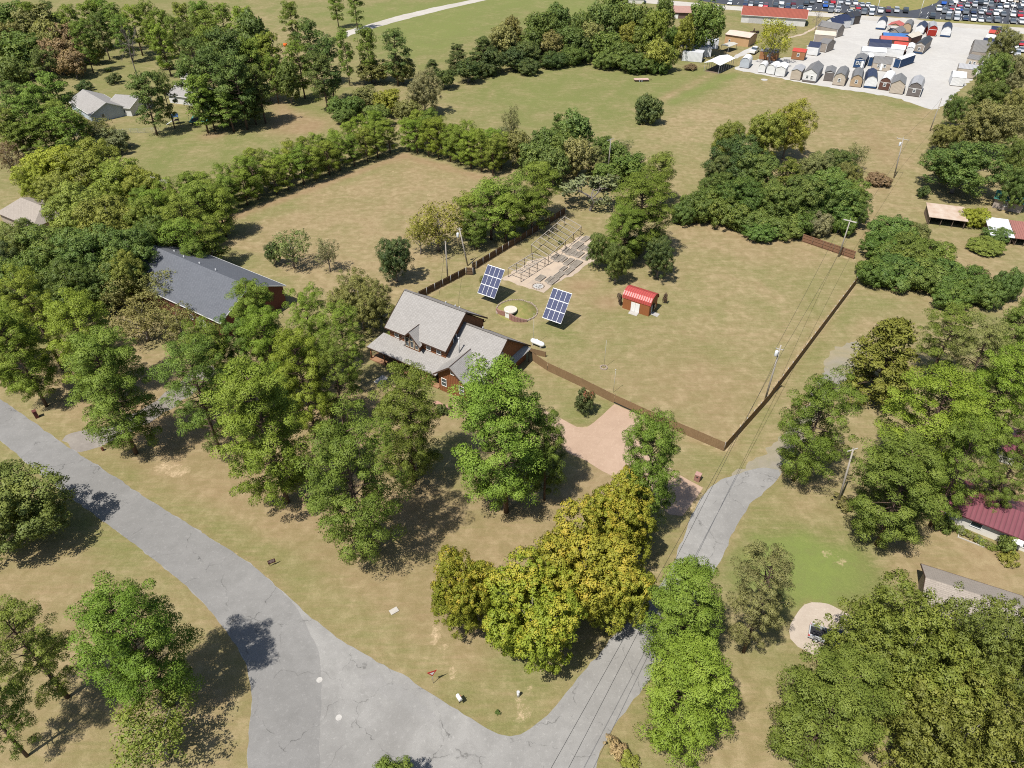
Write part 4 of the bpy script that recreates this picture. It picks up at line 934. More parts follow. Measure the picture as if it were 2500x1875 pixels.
# ================================================================== simple gabled buildings
def gabled(name, label, cat, p0, ang, L, D, eave, ridge, wallm, roofm, over=.45, wins=(), doors=(), group=None, hip=0., trim=None, floor=0.):
    """p0 = front-left ground corner; L along the front (ridge side), D deep; ridge runs along L"""
    t = thing(name, label, cat, (*p0, 0), ang, group); h = D / 2
    m = MB(); zt = ridge - .18
    m.add([(0,0,0),(L,0,0),(L,D,0),(0,D,0),(0,0,eave),(L,0,eave),(L,D,eave),(0,D,eave)] + ([(0,h,zt),(L,h,zt)] if not hip else []),
          [(0,1,5,4),(2,3,7,6)] + ([(1,2,6,9,5),(3,0,4,8,7)] if not hip else [(1,2,6,5),(3,0,4,7)]))
    part('wall', m, wallm, t); o = over; k = (ridge - eave) / h; ze = eave - k * o + .12; zr = ridge
    if not hip:
        q = [[(-o,-o,ze),(L+o,-o,ze),(L+o,h,zr),(-o,h,zr)], [(-o,D+o,ze),(-o,h+.01,zr),(L+o,h+.01,zr),(L+o,D+o,ze)]]
    else:
        a, b = (-o + hip, h), (L + o - hip, h)
        q = [[(-o,-o,ze),(L+o,-o,ze),(*b,zr),(*a,zr)], [(L+o,D+o,ze),(-o,D+o,ze),(*a,zr),(*b,zr)], [(-o,D+o,ze),(-o,-o,ze),(*a,zr)], [(L+o,-o,ze),(L+o,D+o,ze),(*b,zr)]]
    rp = roofpart('roof', q, roofm, t, .12)
    m = MB()
    if not hip:
        for x in (-o-.03, L+o+.03): m.beam((x,-o,ze-.08),(x,h,zr-.08),.06,.2); m.beam((x,D+o,ze-.08),(x,h,zr-.08),.06,.2)
    m.beam((-o,-o-.03,ze-.09),(L+o,-o-.03,ze-.09),.06,.18); m.beam((-o,D+o+.03,ze-.09),(L+o,D+o+.03,ze-.09),.06,.18)
    part('fascia', m, trim or DARKTRIM, rp)
    for s_, a, z, w_, h_ in wins:
        P = {'f':((a,-.02,z),(0,-1)), 'b':((a,D+.02,z),(0,1)), 'r':((L+.02,a,z),(1,0)), 'l':((-.02,a,z),(-1,0))}[s_]
        window(t, P[0], w_, h_, P[1])
    for s_, a, w_, h_, dm_ in doors:
        m = MB()
        if s_ == 'f': m.box(a-w_/2, a+w_/2, -.07, -.005, .02, h_)
        elif s_ == 'r': m.box(L+.005, L+.07, a-w_/2, a+w_/2, .02, h_)
        else: m.box(-.07, -.005, a-w_/2, a+w_/2, .02, h_)
        part('door', m, dm_, t)
    return t
LAP = banded('pale_blue_siding', (.46, .52, .58), (.40, .46, .52), .2, bump=.3); LAPW = banded('white_siding', (.74, .74, .72), (.66, .66, .64), .2, bump=.25)
BRICK = brickmat('red_brick', (.30, .12, .085), (.24, .095, .07), (.42, .38, .34)); TANB = brickmat('tan_brick', (.40, .31, .24), (.34, .26, .2), (.45, .42, .38))
DARKWALL = banded('dark_red_siding', (.16, .055, .04), (.12, .042, .032), .22, bump=.4)
barn = gabled('barn', 'long barn with blue grey shingle roof and dark red walls', 'barn', (-80.4, 129.4), R(-33), 29.6, 15.6, 4.7, 8.6, DARKWALL, SH_BLUE, .5, wins=[('r',4,2.4,1,1.2),('f',20,2.2,1.2,1.2),('f',26,2.2,1.2,1.2)], trim=WHITE, doors=[('f',23,2.6,2.8,WHITE)])
for u, v, z in ((4.5,9.5,7.8),(9.,8.6,8.25),(14.,8.6,8.25),(19.,8.6,8.25)):
    m = MB(); m.tube([(u,v,z-.4),(u,v,z+.35)], .12, 8); part('roof_vent', m, METAL, barn)
gabled('house', 'house with tan grey roof hidden in leaves at the left edge', 'house', (-127.5, 164.5), R(-32), 15, 10, 3.0, 5.6, TANB, SH_TAN, .5, hip=3.5)
h2 = gabled('house', 'pale blue house with grey roof among the upper left pines', 'house', (-152.5, 252.2), R(-45), 19.4, 11, 2.9, 5.6, LAP, SH_GREY, .5, wins=[('r',3.4,1.6,1.1,1.3)], trim=WHITE)
e = gabled('house_wing', 'pale blue wing of the upper left house with its own gable', 'house', (-137.2, 247.0), R(-12), 8.5, 12, 2.9, 5.0, LAPW, SH_GREY, .4, wins=[('f',3,1.5,1.2,1.3),('f',6,1.5,1.,1.2)], trim=WHITE)
gabled('house', 'house with brown grey roof cut by the upper left edge', 'house', (-200, 276), R(18), 14, 10, 2.9, 5.2, TANB, SH_TAN, .5, wins=[('f',6,1.5,1.2,1.2)])
gabled('house', 'white house behind the dark pines beside the turning circle', 'house', (-121.5, 259.8), R(-20), 16, 11, 2.9, 5.2, LAPW, SH_GREY, .4, wins=[('f',3,1.5,1.2,1.2)], trim=WHITE)
RIBBURG = banded('burgundy_ribbed_metal', (.19, .060, .075), (.16, .05, .062), .6, True, .45, .4, .8, .05)
RIBRED = banded('red_ribbed_metal', (.42, .075, .065), (.36, .062, .055), .5, True, .4, .45, .8, .05)
WHITEWALL = plain('white_block_wall', (.70, .68, .62), (.60, .57, .51), .8, .8)
mh = gabled('house', 'white walled house with burgundy ribbed metal roof on the right', 'house', (62.9, 68.2), R(-34.5), 13.5, 6.6, 2.6, 3.9, WHITEWALL, RIBBURG, .55, wins=[('f',3.6,1.45,1.5,1.1),('f',9.2,1.3,1.5,1.2)], doors=[('f',7.4,.9,2.0,WHITE)], trim=plain('burgundy_trim', (.12,.035,.045)))
m = MB(); m.slab([(7.9,-.1,2.45),(9.2,-.1,2.45),(9.2,-1.5,2.15),(7.9,-1.5,2.15)], .06); part('awning', m, WHITE, mh)
m = MB(); m.box(-.7,.4,.0,.05,1.6,2.4); fl = part('flag', m, banded('striped_cloth', (.6,.06,.06), (.7,.65,.65), .2, bump=0), None, loc=(61.6,67.9,0), rz=R(-70)); tag(fl, 'small striped flag at the left end of the white walled house', 'flag')
m = MB(); m.tube([(.4,.025,0),(.4,.025,2.5)], .03, 6); part('flag_pole', m, METAL, fl)
gabled('shed', 'second burgundy roofed building at the right edge under pines', 'shed', (76.8, 80.4), R(-30), 12, 6, 2.6, 3.6, WHITEWALL, RIBBURG, .5)
gabled('house', 'house with weathered grey roof behind the huge oak', 'house', (51.6, 51.8), R(-25), 10.5, 6.4, 3.0, 4.6, TANB, SH_TAN, .6, hip=0)
# ================================================================== old sheds on the right
def leanto(name, label, p0, ang, L, D, hf, hb, wallm, roofm, posts=()):
    t = thing(name, label, 'shed', (*p0, 0), ang); m = MB()
    m.add([(0,0,0),(L,0,0),(L,D,0),(0,D,0),(0,0,hf),(L,0,hf),(L,D,hb),(0,D,hb)], [(2,3,7,6),(1,2,6,5),(3,0,4,7)]); part('wall', m, wallm, t)
    roofpart('roof', [[(-.3,-.4,hf+.05),(L+.3,-.4,hf+.05),(L+.3,D+.3,hb+.05),(-.3,D+.3,hb+.05)]], roofm, t, .1)
    for x in posts:
        m = MB(); m.beam((x,.05,0),(x,.05,hf),.12,.12); part('post', m, WOODPOST, t)
    return t
OLDWOOD = banded('old_boards', (.22, .16, .12), (.16, .115, .085), .2, True, bump=.4)
TINTAN = plain('rusty_pale_tin', (.52, .44, .36), (.40, .28, .2), .5, .6); TINWHITE = plain('streaked_white_tin', (.66, .68, .70), (.50, .50, .50), .6, .5); TINRUST = banded('rusty_red_tin', (.33, .15, .12), (.27, .11, .09), .5, True, .6)
leanto('shed', 'low open shed with tan tin roof in the dry grass', (103.8, 163.6), R(-18), 8.2, 7.0, 2.2, 2.7, OLDWOOD, TINTAN, (.2, 2.8, 5.4, 8.0))
leanto('shed', 'tin shed with streaked white roof at the right edge', (114.2, 154.3), R(-18), 4.6, 8.4, 2.0, 2.6, OLDWOOD, TINWHITE, (.2, 2.3, 4.4))
leanto('shed', 'rusty red roofed shed joined to the white tin shed', (119.2, 152.6), R(-18), 6, 8.0, 2.0, 2.7, OLDWOOD, TINRUST, (.2, 2.0, 4.0, 5.8))
gabled('cabin', 'small grey cabin with green roof in the right hand trees', 'cabin', (125.2, 173.6), R(-34), 6.5, 5, 2.6, 3.9, banded('grey_boards', (.40,.34,.29), (.33,.28,.24), .25, True), plain('green_metal_roof', (.035,.16,.12), (.03,.13,.10), 1, .4, .5), .4, wins=[('f',2.6,1.5,1.0,1.1)])
# ================================================================== FENCES
BOARD = banded('fence_boards', (.285, .190, .105), (.220, .142, .078), .14, True, .9, .1, .3, .01)
BOARD_SHADED = banded('dark_fence_boards', (.165, .105, .064), (.12, .075, .046), .14, True, .9, .1, .3, .01)  # same boards darkened: shade of the unlit fence face put into the colour
STEEL = plain('fence_post_steel', (.42, .42, .42), (.34, .34, .34), 3, .5, .5)
def board_fence(label, pts, h, boardm, postm, side, step=.145, post_step=2.4, gapz=None):
    t = thing('board_fence', label, 'fence', (pts[0][0], pts[0][1], 0)); o = Vector((pts[0][0], pts[0][1]))
    P = [Vector(p) - o for p in pts]; bm_ = MB(); r = random.Random(len(label))
    for a, b in zip(P, P[1:]):
        d = (b - a); L = d.length; d.normalize(); n = Vector((-d.y, d.x)) * side; k = int(L / step)
        for i in range(k):
            p = a + d * (i * step); q = p + d * (step * .93); z0 = .04 + r.uniform(-.02, .02)
            if gapz and gapz[0] < i * step < gapz[1]: z0 = gapz[2]
            z1 = h + r.uniform(-.03, .03); off = n * (.045 + r.uniform(0, .008)); th = n * .018
            vs = [(*(p + off), z0), (*(q + off), z0), (*(q + off + th), z0), (*(p + off + th), z0), (*(p + off), z1), (*(q + off), z1), (*(q + off + th), z1), (*(p + off + th), z1)]
            bm_.add(vs, [(0,1,5,4),(2,3,7,6),(1,2,6,5),(3,0,4,7),(4,5,6,7)])
        for zr in (.35, h * .55, h - .2):
            m = MB(); m.beam((*a, zr), (*b, zr), .05, .09); part('rail', m, boardm, t)
        kp = max(1, round(L / post_step))
        for i in range(kp + 1):
            c = a.lerp(b, i / kp) - n * .05; m = MB(); m.tube([(*c, 0), (*c, h + .06)], .045, 8); part('post', m, postm, t)
    bp = part('fence_boards', bm_, boardm, t); tag(bp, kind='stuff'); return t
C0 = Vector((34.11, 82.60))
FR = [G(1300, 880), G(1337, 905), G(1420, 944), G(1499.5, 984), G(1573, 1018), (34.11, 82.60)]
board_fence('brown board fence along the front of the yard with driveway gate', [FR[0], FR[1], FR[2], FR[3]], 1.9, BOARD, WOODPOST, -1)
gate = board_fence('sliding board gate at the end of the brown driveway', [FR[3], FR[4]], 1.9, BOARD, WOODPOST, -1, gapz=(-1, 99, .35)); gate.name = 'driveway_gate'
d_ = (Vector(FR[4]) - Vector(FR[3])); m = MB(); m.beam((0,0,.16), (d_.x, d_.y, .16), .12, .16); part('gate_track', m, plain('black_rubber', (.03,.03,.032)), gate)
board_fence('brown board fence from the driveway gate to the yard corner', [FR[4], FR[5]], 1.9, BOARD, WOODPOST, -1)
board_fence('long board fence down the right side of the yard', [(34.11, 82.60), G(1870, 985), G(2088, 694)], 1.9, BOARD, STEEL, -1)
board_fence('short reddish board fence at the far right yard corner', [G(1957, 590), G(2084, 633)], 2.0, banded('red_fence_boards', (.275,.15,.09), (.21,.112,.066), .14, True), WOODPOST, 1)
board_fence('dark board fence left of the vegetable garden with steel posts', [G(1022, 731), G(1138, 671), G(1155, 672), G(1153, 658), G(1163, 656), G(1380, 523)], 1.85, BOARD_SHADED, STEEL, 1)
board_fence('low side fence with rails beside the propane tank', [G(1292, 862), G(1332, 872)], 1.3, BOARD, WOODPOST, -1)
# lattice panels far left
M_LAT = plain('white_lattice', (.62, .60, .58))
t = thing('lattice_fence', 'white lattice fence panels at the edge of the mown field', 'fence', (*G(362, 438), 0), R(-25))
for k in range(2):
    m = MB()
    for i in range(9):
        x = k * 4.2 + i * .46; m.beam((x, 0, .05), (x + .5 if i < 8 else x, 0, 1.1), .03, .10); m.beam((x, .03, 1.1), (x + .5 if i < 8 else x, .03, .05), .03, .10)
    m.beam((k*4.2,0,1.1),(k*4.2+4.1,0,1.1),.06,.1); m.beam((k*4.2,0,.06),(k*4.2+4.1,0,.06),.06,.1); part('lattice_panel', m, M_LAT, t)
# chain link run beside the blue house
t = thing('chain_link_fence', 'dark chain link fence behind the pale blue house', 'fence', (*G(285, 327), 0), R(8))
for i in range(7):
    m = MB(); m.tube([(i*2.2,0,0),(i*2.2,0,1.5)], .04, 6); part('post', m, STEEL, t)
for z in (.1, .45, .8, 1.15, 1.45):
    m = MB(); m.beam((0,0,z),(13.2,0,z),.03,.04); part('rail', m, STEEL, t)

# ================================================================== SOLAR TRACKERS
def cell_mat():
    t = NT('solar_cells'); co = t.coord('UV'); b = t.N('ShaderNodeTexBrick'); t.L(co, b.inputs['Vector']); b.offset = 0.
    b.inputs['Color1'].default_value = (.028,.034,.085,1); b.inputs['Color2'].default_value = (.040,.046,.105,1); b.inputs['Mortar'].default_value = (.16,.17,.22,1)
    b.inputs['Scale'].default_value = 1.; b.inputs['Brick Width'].default_value = .165; b.inputs['Row Height'].default_value = .165; b.inputs['Mortar Size'].default_value = .009
    t.col(b.outputs['Color']); t.rough(.22, .6); return t.m
CELLS = cell_mat(); ALU = plain('aluminium_frame', (.74, .75, .76), (.68, .69, .70), 3, .4, .5)
def tracker(label, bl, br, tilt, hb):
    """bl, br: bottom corners on plan at height hb"""
    a, b = Vector(bl), Vector(br); wd = (b - a).length; ang = math.atan2(b.y - a.y, b.x - a.x); c = (a + b) / 2
    t = thing('solar_array', label, 'solar panel', (0, 0, 0), ang); W4, L3, gap = 4.24, 6.3, .10
    ct, st = math.cos(tilt), math.sin(tilt); back = Vector((-math.sin(ang), math.cos(ang)))
    mid = c + back * (L3 / 2 * ct); t.location = (mid.x, mid.y, 0); zm = hb + L3 / 2 * st
    rot = Matrix.Translation((0, 0, zm)) @ Matrix.Rotation(tilt, 4, 'X')
    pw, pl = 1.03, 1.98; g = MB(); g.box(-pw/2+.03, pw/2-.03, -pl/2+.03, pl/2-.03, 0, .03); gm = g.mesh('solar_panel', CELLS)
    f = MB()
    for s_ in (-1, 1): f.box(s_*pw/2-.022, s_*pw/2+.022, -pl/2-.022, pl/2+.022, -.02, .045); f.box(-pw/2+.022, pw/2-.022, s_*pl/2-.022, s_*pl/2+.022, -.02, .045)
    fm = f.mesh('panel_frame', ALU)
    for i in range(4):
        for j in range(3):
            p = obj('solar_panel', gm, t); p.matrix_local = rot @ Matrix.Translation(((i-1.5)*(pw+.03), (j-1)*(pl+gap), .08))
            obj('panel_frame', fm, p)
    m = MB()
    for j in (-1.5, -.5, .5, 1.5): m.box(-W4/2, W4/2, j*(pl+gap)-.05, j*(pl+gap)+.05, .0, .1)
    for i in (-1.2, 1.2): m.box(i-.05, i+.05, -L3/2, L3/2, -.12, -.01)
    o = part('support_frame', m, ALU, t); o.matrix_local = rot
    m = MB(); m.tube([(0,0,0),(0,0,zm-.15)], .17, 12); m.tube([(0,0,zm-.5),(0,0,zm-.12)], .3, 12); part('mast', m, STEEL, t)
    return t
TL = R(50)
tracker('tilted solar panel array nearer the barn, left of the round cellar', (-7.2, 128.2), (-3.6, 125.9), TL, 1.75)
tracker('tilted solar panel array right of the round cellar', (6.05, 118.6), (9.65, 116.3), TL, 1.9)

# ================================================================== ROUND STORM CELLAR
cx_, cy0 = 1.0, 124.0
cel = thing('storm_cellar', 'round grass mound storm cellar with brick entrance and white door', 'cellar', (cx_, cy0, 0), R(-33))
m = MB(); ring, segs = 8, 40; vs = []; fs = []
for i in range(ring + 1):
    rr_ = 4.2 * (1 - i / ring); z = 1.45 * (1 - (rr_ / 4.2) ** 2.2) + .02
    for k in range(segs): a_ = 2*math.pi*k/segs; vs.append((rr_*math.cos(a_), rr_*math.sin(a_)*.95, z))
for i in range(ring):
    for k in range(segs): k2 = (k+1)%segs; fs.append((i*segs+k, i*segs+k2, (i+1)*segs+k2, (i+1)*segs+k))
m.add(vs, fs, 0, True)
tm = NT('mound_grass'); cc_ = tm.coord('Object'); tm.col(tm.mix(tm.remap(tm.noise(cc_, 1.2, 6), .3, .7), (.16,.175,.05), (.27,.22,.09))); tm.rough(.95, .1); tm.bump(tm.noise(cc_, 8, 3), .5, .08)
part('grass_mound', m, tm.m, cel)
for sgn in (-1, 1):
    m = MB(); a0 = R(-90)
    pts_ = []
    for k in range(7):
        a_ = R(-90) + sgn * (R(9) + k * R(8.5)); rr_ = 3.5 + .14 * k; pts_.append((rr_*math.cos(a_), rr_*math.sin(a_)))
    for k in range(6):
        (x0,y0),(x1,y1) = pts_[k], pts_[k+1]; z0h, z1h = 1.55 - .17*k, 1.55 - .17*(k+1); nx_, ny_ = (y1-y0), -(x1-x0); q = math.hypot(nx_,ny_); nx_, ny_ = nx_/q*.3, ny_/q*.3
        m.add([(x0,y0,0),(x1,y1,0),(x1,y1,z1h),(x0,y0,z0h),(x0+nx_,y0+ny_,0),(x1+nx_,y1+ny_,0),(x1+nx_,y1+ny_,z1h),(x0+nx_,y0+ny_,z0h)], [(0,1,2,3),(7,6,5,4),(3,2,6,7),(0,3,7,4),(1,5,6,2)])
    part('brick_wing_wall', m, BRICK, cel)
m = MB(); m.box(-.5,.5,-3.62,-3.5,0,1.75); part('door', m, WHITE, cel)
m = MB(); m.tube([(0,-2.4,1.45),(0,-2.4,1.72)], 1.35, 28, smooth=False); part('concrete_cap', m, plain('pale_concrete_cap', (.56,.52,.44), (.48,.44,.37), 1), cel)
rs = random.Random(3); sm = []
for v_ in range(3):
    m = MB(); q = [(.22*math.cos(a_)*rs.uniform(.8,1.2), .16*math.sin(a_)*rs.uniform(.8,1.2)) for a_ in np.linspace(0, 2*math.pi, 7)[:-1]]
    m.add([(x,y,0) for x,y in q] + [(x*.75,y*.75,.22) for x,y in q], [(5,4,3,2,1,0),(6,7,8,9,10,11)] + [(i,(i+1)%6,(i+1)%6+6,i+6) for i in range(6)]); sm.append(m.mesh('edging_stone', plain('edging_stone', (.36,.29,.23), (.26,.21,.17), 3)))
for k in range(52):
    a_ = R(-48) + k / 51 * R(276); s_ = obj('edging_stone', sm[k % 3], cel, (4.3*math.cos(a_), 4.3*.95*math.sin(a_), 0), a_ + 1.57 + rs.uniform(-.3,.3)); s_.scale = (rs.uniform(.8,1.35),)*2 + (rs.uniform(.7,1.5),)

# ================================================================== PROPANE TANK
p = G(1312, 845); t = thing('propane_tank', 'white horizontal propane tank behind the garage wing', 'tank', (*p, 0), R(-36))
m = MB(); prof_ = [(-1.55,.02),(-1.5,.2),(-1.35,.38),(-1.1,.5),(0,.5),(1.1,.5),(1.35,.38),(1.5,.2),(1.55,.02)]
m.tube([(x,0,.85) for x,_ in prof_], [r_ for _, r_ in prof_], 20); part('tank_body', m, plain('white_tank_paint', (.80,.82,.82), (.74,.76,.76), 1, .4, .5), t)
m = MB(); m.tube([(-.15,0,1.3),(-.15,0,1.5)], .2, 12); part('valve_dome', m, WHITE, t)
for x in (-.9, .9):
    m = MB(); m.box(x-.1, x+.1, -.4, .4, 0, .42); part('saddle', m, M_PLAINSLAB, t)

# ================================================================== RED ROOFED GARDEN SHED (gambrel round roof)
def gambrel(hw, eave, rise):
    return [(-hw, eave), (-hw*.97, eave+rise*.42), (-hw*.62, eave+rise*.80), (0, eave+rise), (hw*.62, eave+rise*.80), (hw*.97, eave+rise*.42), (hw, eave)]
t = thing('garden_shed', 'wooden garden shed with rounded red metal roof in the yard', 'shed', (*G(1519, 752), 0), R(-33))
Ls, Ds = 5.9, 4.0; SHEDW = banded('orange_brown_boards', (.33,.125,.045), (.26,.095,.035), .2, True, bump=.4)
EV = 2.45
gp = gambrel(Ds/2, EV, 1.75)
m = MB(); m.box(0,Ls,0,Ds,0,EV); k_ = [(Ds/2+a, z) for a, z in gp]
m.add([(0,a,z) for a,z in k_] + [(Ls,a,z) for a,z in k_], [list(range(6,-1,-1)), list(range(7,14))]); part('wall', m, SHEDW, t)
m = MB()
for i in range(6):
    (a0,z0),(a1,z1) = k_[i], k_[i+1]; a0 -= .08 * (i == 0); a1 += .08 * (i == 5)
    m.slab([(-.25,a0,z0),(Ls+.25,a0,z0),(Ls+.25,a1,z1),(-.25,a1,z1)], .05)
ro = part('roof', m, RIBRED, t); ro.location = (0,0,.06)
for x in (2.35, 3.3):
    m = MB(); m.box(x-.46, x+.46, -.06, -.01, .05, 2.2); d0 = part('door', m, WHITE, t)
m = MB(); m.box(Ls+.01, Ls+.06, 1.0, 1.9, .1, 1.9); part('door', m, plain('pale_blue_door', (.45,.52,.56)), t)
m = MB(); m.slab([(1.9,-1.2,.03),(3.8,-1.2,.03),(3.8,-.08,.16),(1.9,-.08,.16)], .04); part('ramp', m, plain('grey_ramp_boards', (.42,.40,.37)), t)
m = MB(); m.slab([(Ls+.1,.8,.16),(Ls+.1,2.1,.16),(Ls+1.6,2.1,.03),(Ls+1.6,.8,.03)], .04); part('ramp', m, MATS['grey_ramp_boards'], t)

# ================================================================== VEGETABLE GARDEN
Zg = lambda x, y, z=0: G(1200 + x * .13562, 520 + y * .13562, z)
GREYWOOD = plain('grey_weathered_wood', (.40, .36, .31), (.30, .265, .225), 3, .9)
def trellis(label, a, b, wvec, h, n):
    """a near, b far right-hand corners on plan; wvec across to the left side"""
    a, b, wv = Vector(a), Vector(b), Vector(wvec); t = thing('trellis_frame', label, 'trellis', (a.x, a.y, 0)); b = b - a; a = Vector((0,0))
    for i in range(n + 1):
        p = a.lerp(b, i / n)
        for q in (p, p + wv):
            m = MB(); m.beam((q.x,q.y,0),(q.x,q.y,h),.15,.15); part('post', m, WOODPOST, t)
        m = MB(); m.beam((p.x,p.y,h+.05),(p.x+wv.x,p.y+wv.y,h+.05),.13,.12); part('cross_beam', m, GREYWOOD, t)
        if i < n:
            q = a.lerp(b, (i + .5) / n); m = MB(); m.beam((q.x,q.y,h+.05),(q.x+wv.x,q.y+wv.y,h+.05),.10,.08); part('cross_beam', m, GREYWOOD, t)
    for off in (Vector((0,0)), wv):
        m = MB(); m.beam((off.x,off.y,h-.03),(b.x+off.x,b.y+off.y,h-.03),.12,.14); part('side_beam', m, GREYWOOD, t)
    w_ = MB()
    for s_ in np.linspace(.12, .88, 6): q = wv * s_; w_.beam((q.x,q.y,h+.11),(b.x+q.x,b.y+q.y,h+.11),.03,.03)
    part('wire_mesh', w_, GREYWOOD, t)
wv_ = Vector(Zg(715,730)) - Vector(Zg(1020,935))
trellis('far wooden trellis frame over the vegetable garden', Zg(1020,935), Zg(1605,400), wv_, 2.3, 4)
trellis('near wooden trellis frame beside the solar array', Zg(530,1240), Zg(960,965), Vector(Zg(300,1150)) - Vector(Zg(530,1240)), 2.2, 3)
bl = [(1690,480,2.6,1.3),(1550,590,3.2,1.5),(1640,640,2.4,.9),(1735,650,2.4,1.0),(1335,680,2.2,.8),(1425,710,3.0,1.2),(1490,740,2.2,.9),(1580,760,2.8,1.1),(1720,800,3.0,1.4),(1140,800,2.4,.9),(1225,830,3.2,1.1),(1300,850,2.4,.7),(1390,890,3.2,1.1),(1520,930,3.4,1.6),(1290,1020,2.4,.8),(1390,1060,3.2,1.1),(1215,1130,3.0,1.4),(880,1185,2.4,1.4),(1040,1210,2.4,.9),(1110,1240,3.0,1.2)]
SOIL = plain('bed_soil', (.16,.135,.11), (.25,.22,.18), 2, .95)
for i, (x, y, L_, W_) in enumerate(sorted(bl, key=lambda q: (q[1], q[0]))):
    p = Zg(x, y); t = thing('raised_bed', '{} raised vegetable bed counted from the far end of the garden'.format(nth(i)), 'garden bed', (*p, 0), R(55), 'raised vegetable beds')
    for s_ in (-1, 1):
        m = MB(); m.box(-L_/2, L_/2, s_*W_/2-.05, s_*W_/2+.05, 0, .36); part('side_board', m, GREYWOOD, t)
        m = MB(); m.box(s_*L_/2-.05, s_*L_/2+.05, -W_/2+.05, W_/2-.05, 0, .36); part('side_board', m, GREYWOOD, t)
    m = MB(); m.box(-L_/2+.05, L_/2-.05, -W_/2+.05, W_/2-.05, 0, .24); part('soil', m, SOIL, t)
# fire pit
p = Zg(840, 1325); t = thing('fire_pit', 'square stone fire pit with ash between the solar arrays', 'fire pit', (*p, 0), R(-33))
m = MB(); m.box(-2.6,2.4,-1.6,1.8,0,.05); part('stone_apron', m, M_BED, t)
m = MB(); m.tube([(0,0,.05),(0,0,.09)], 1.15, 20); part('ash_bed', m, plain('pale_ash', (.52,.50,.47), (.25,.24,.23), 2.5), t)
for k in range(14):
    a_ = 2*math.pi*k/14; s_ = obj('ring_stone', sm[k%3], t, (1.25*math.cos(a_), 1.25*math.sin(a_), .05), a_+1.57)
for k in range(4):
    m = MB(); m.tube([(rs.uniform(-.6,.6),rs.uniform(-.6,.6),.16),(rs.uniform(-.6,.6),rs.uniform(-.6,.6),.2)], .06, 6); part('charred_log', m, plain('charred_wood', (.06,.055,.05)), t)
# flag pole ring and thin masts in the yard
p = G(1474, 898); t = thing('flagpole', 'thin flagpole with a round stone ring in the dry yard', 'flagpole', (*p, 0))
m = MB(); m.tube([(0,0,0),(0,0,6.2)], [.03,.022], 8); part('pole', m, STEEL, t)
for k in range(12):
    a_ = 2*math.pi*k/12; obj('ring_stone', sm[k%3], t, (.62*math.cos(a_), .62*math.sin(a_), 0), a_+1.57)
for lb, (x, y), h_ in (('thin antenna mast beside the propane tank', (1302, 842), 7.), ('thin antenna mast behind the driveway gate', (1497, 958), 5.)):
    t = thing('antenna_mast', lb, 'antenna', (*G(x, y), 0)); m = MB(); m.tube([(0,0,0),(0,0,h_)], [.03,.02], 6); part('mast', m, METAL, t); m = MB(); m.tube([(0,0,h_),(0,0,h_+.15)], .07, 8); part('tip', m, METAL, t)
# ================================================================== UTILITY POLES AND WIRES
POLEW = plain('grey_pole_wood', (.40, .365, .32), (.31, .28, .245), 2, .9)
def utility_pole(label, x, y, h, arm=0., arm_ang=0., transformer=False, lean=(0,0), armz=.3, double=False):
    p = G(x, y); t = thing('utility_pole', label, 'utility pole', (*p, 0)); m = MB()
    m.tube([(0,0,0),(lean[0]*.5,lean[1]*.5,h*.5),(lean[0],lean[1],h)], [.17,.145,.11], 10); part('pole', m, POLEW, t)
    dx, dy = math.cos(arm_ang), math.sin(arm_ang); tips = []
    if arm:
        for s_ in ((-.12, .12) if double else (.12,)):
            m = MB(); ox, oy = lean[0]-dy*s_, lean[1]+dx*s_
            m.beam((ox-dx*arm/2, oy-dy*arm/2, h-armz), (ox+dx*arm/2, oy+dy*arm/2, h-armz), .11, .13); part('crossarm', m, plain('pale_crossarm', (.52,.49,.44)), t)
        for k in (-.46, 0, .46):
            m = MB(); q = (lean[0]+dx*arm*k, lean[1]+dy*arm*k, h-armz+(.05 if k else .35)); m.tube([q, (q[0],q[1],q[2]+.22)], [.06,.04], 8); part('insulator', m, plain('grey_insulator', (.5,.5,.5), rough=.4), t); tips.append((p[0]+q[0], p[1]+q[1], q[2]+.22))
    else: tips = [(p[0]+lean[0], p[1]+lean[1], h)]
    if transformer:
        m = MB(); c = (lean[0]-.42, lean[1]-.1); m.tube([(*c,h-2.1),(*c,h-2.0),(*c,h-1.15),(*c,h-1.05)], [.24,.28,.28,.2], 14); part('transformer', m, plain('pale_grey_enamel', (.68,.70,.72), rough=.4), t)
        m = MB(); m.beam((*c,h-1.3),(lean[0],lean[1],h-1.3),.1,.1); part('bracket', m, STEEL, t)
    return tips
tA = utility_pole('tall pole with transformer at the right side fence', 1866, 983, 12.3, 1.3, R(-20), True, armz=.9)
tB = utility_pole('leaning pole on the lawn right of the narrow lane', 2044, 1235, 11.3, 1.6, R(20), False, (-.9, .3), .25)
tC = utility_pole('pole with double crossarm before the reddish fence', 2047, 627, 9.3, 3.0, R(-35), False, double=True)
tD = utility_pole('plain pole standing outside the dark board fence', 1093, 679, 9.0)
tE = utility_pole('leaning pole with transformer outside the dark board fence', 1142, 649, 9.2, .9, R(0), True, (-1.5, .2))
tF = utility_pole('pole with crossarm and transformer in the dry meadow', 2182, 435, 11.2, 3.2, R(-30), True, (-1.0,.3))
tG = utility_pole('dark slim pole at the lower corner of the gravel lot', 2270, 320, 10.4)
tH = utility_pole('pole with crossarm rising out of the trees beyond the garden', 1484, 424, 10.0, 2.4, R(40))
utility_pole('pole at the left of two beside the dark pine grove', 661, 246, 9.5, 1.0, R(10))
utility_pole('pole at the right of two beside the dark pine grove', 732, 237, 9.0)
utility_pole('short pale pole above the light green trees at left', 205, 372, 8.0, .6)
WIRE = plain('black_wire', (.03,.03,.032), rough=.6)
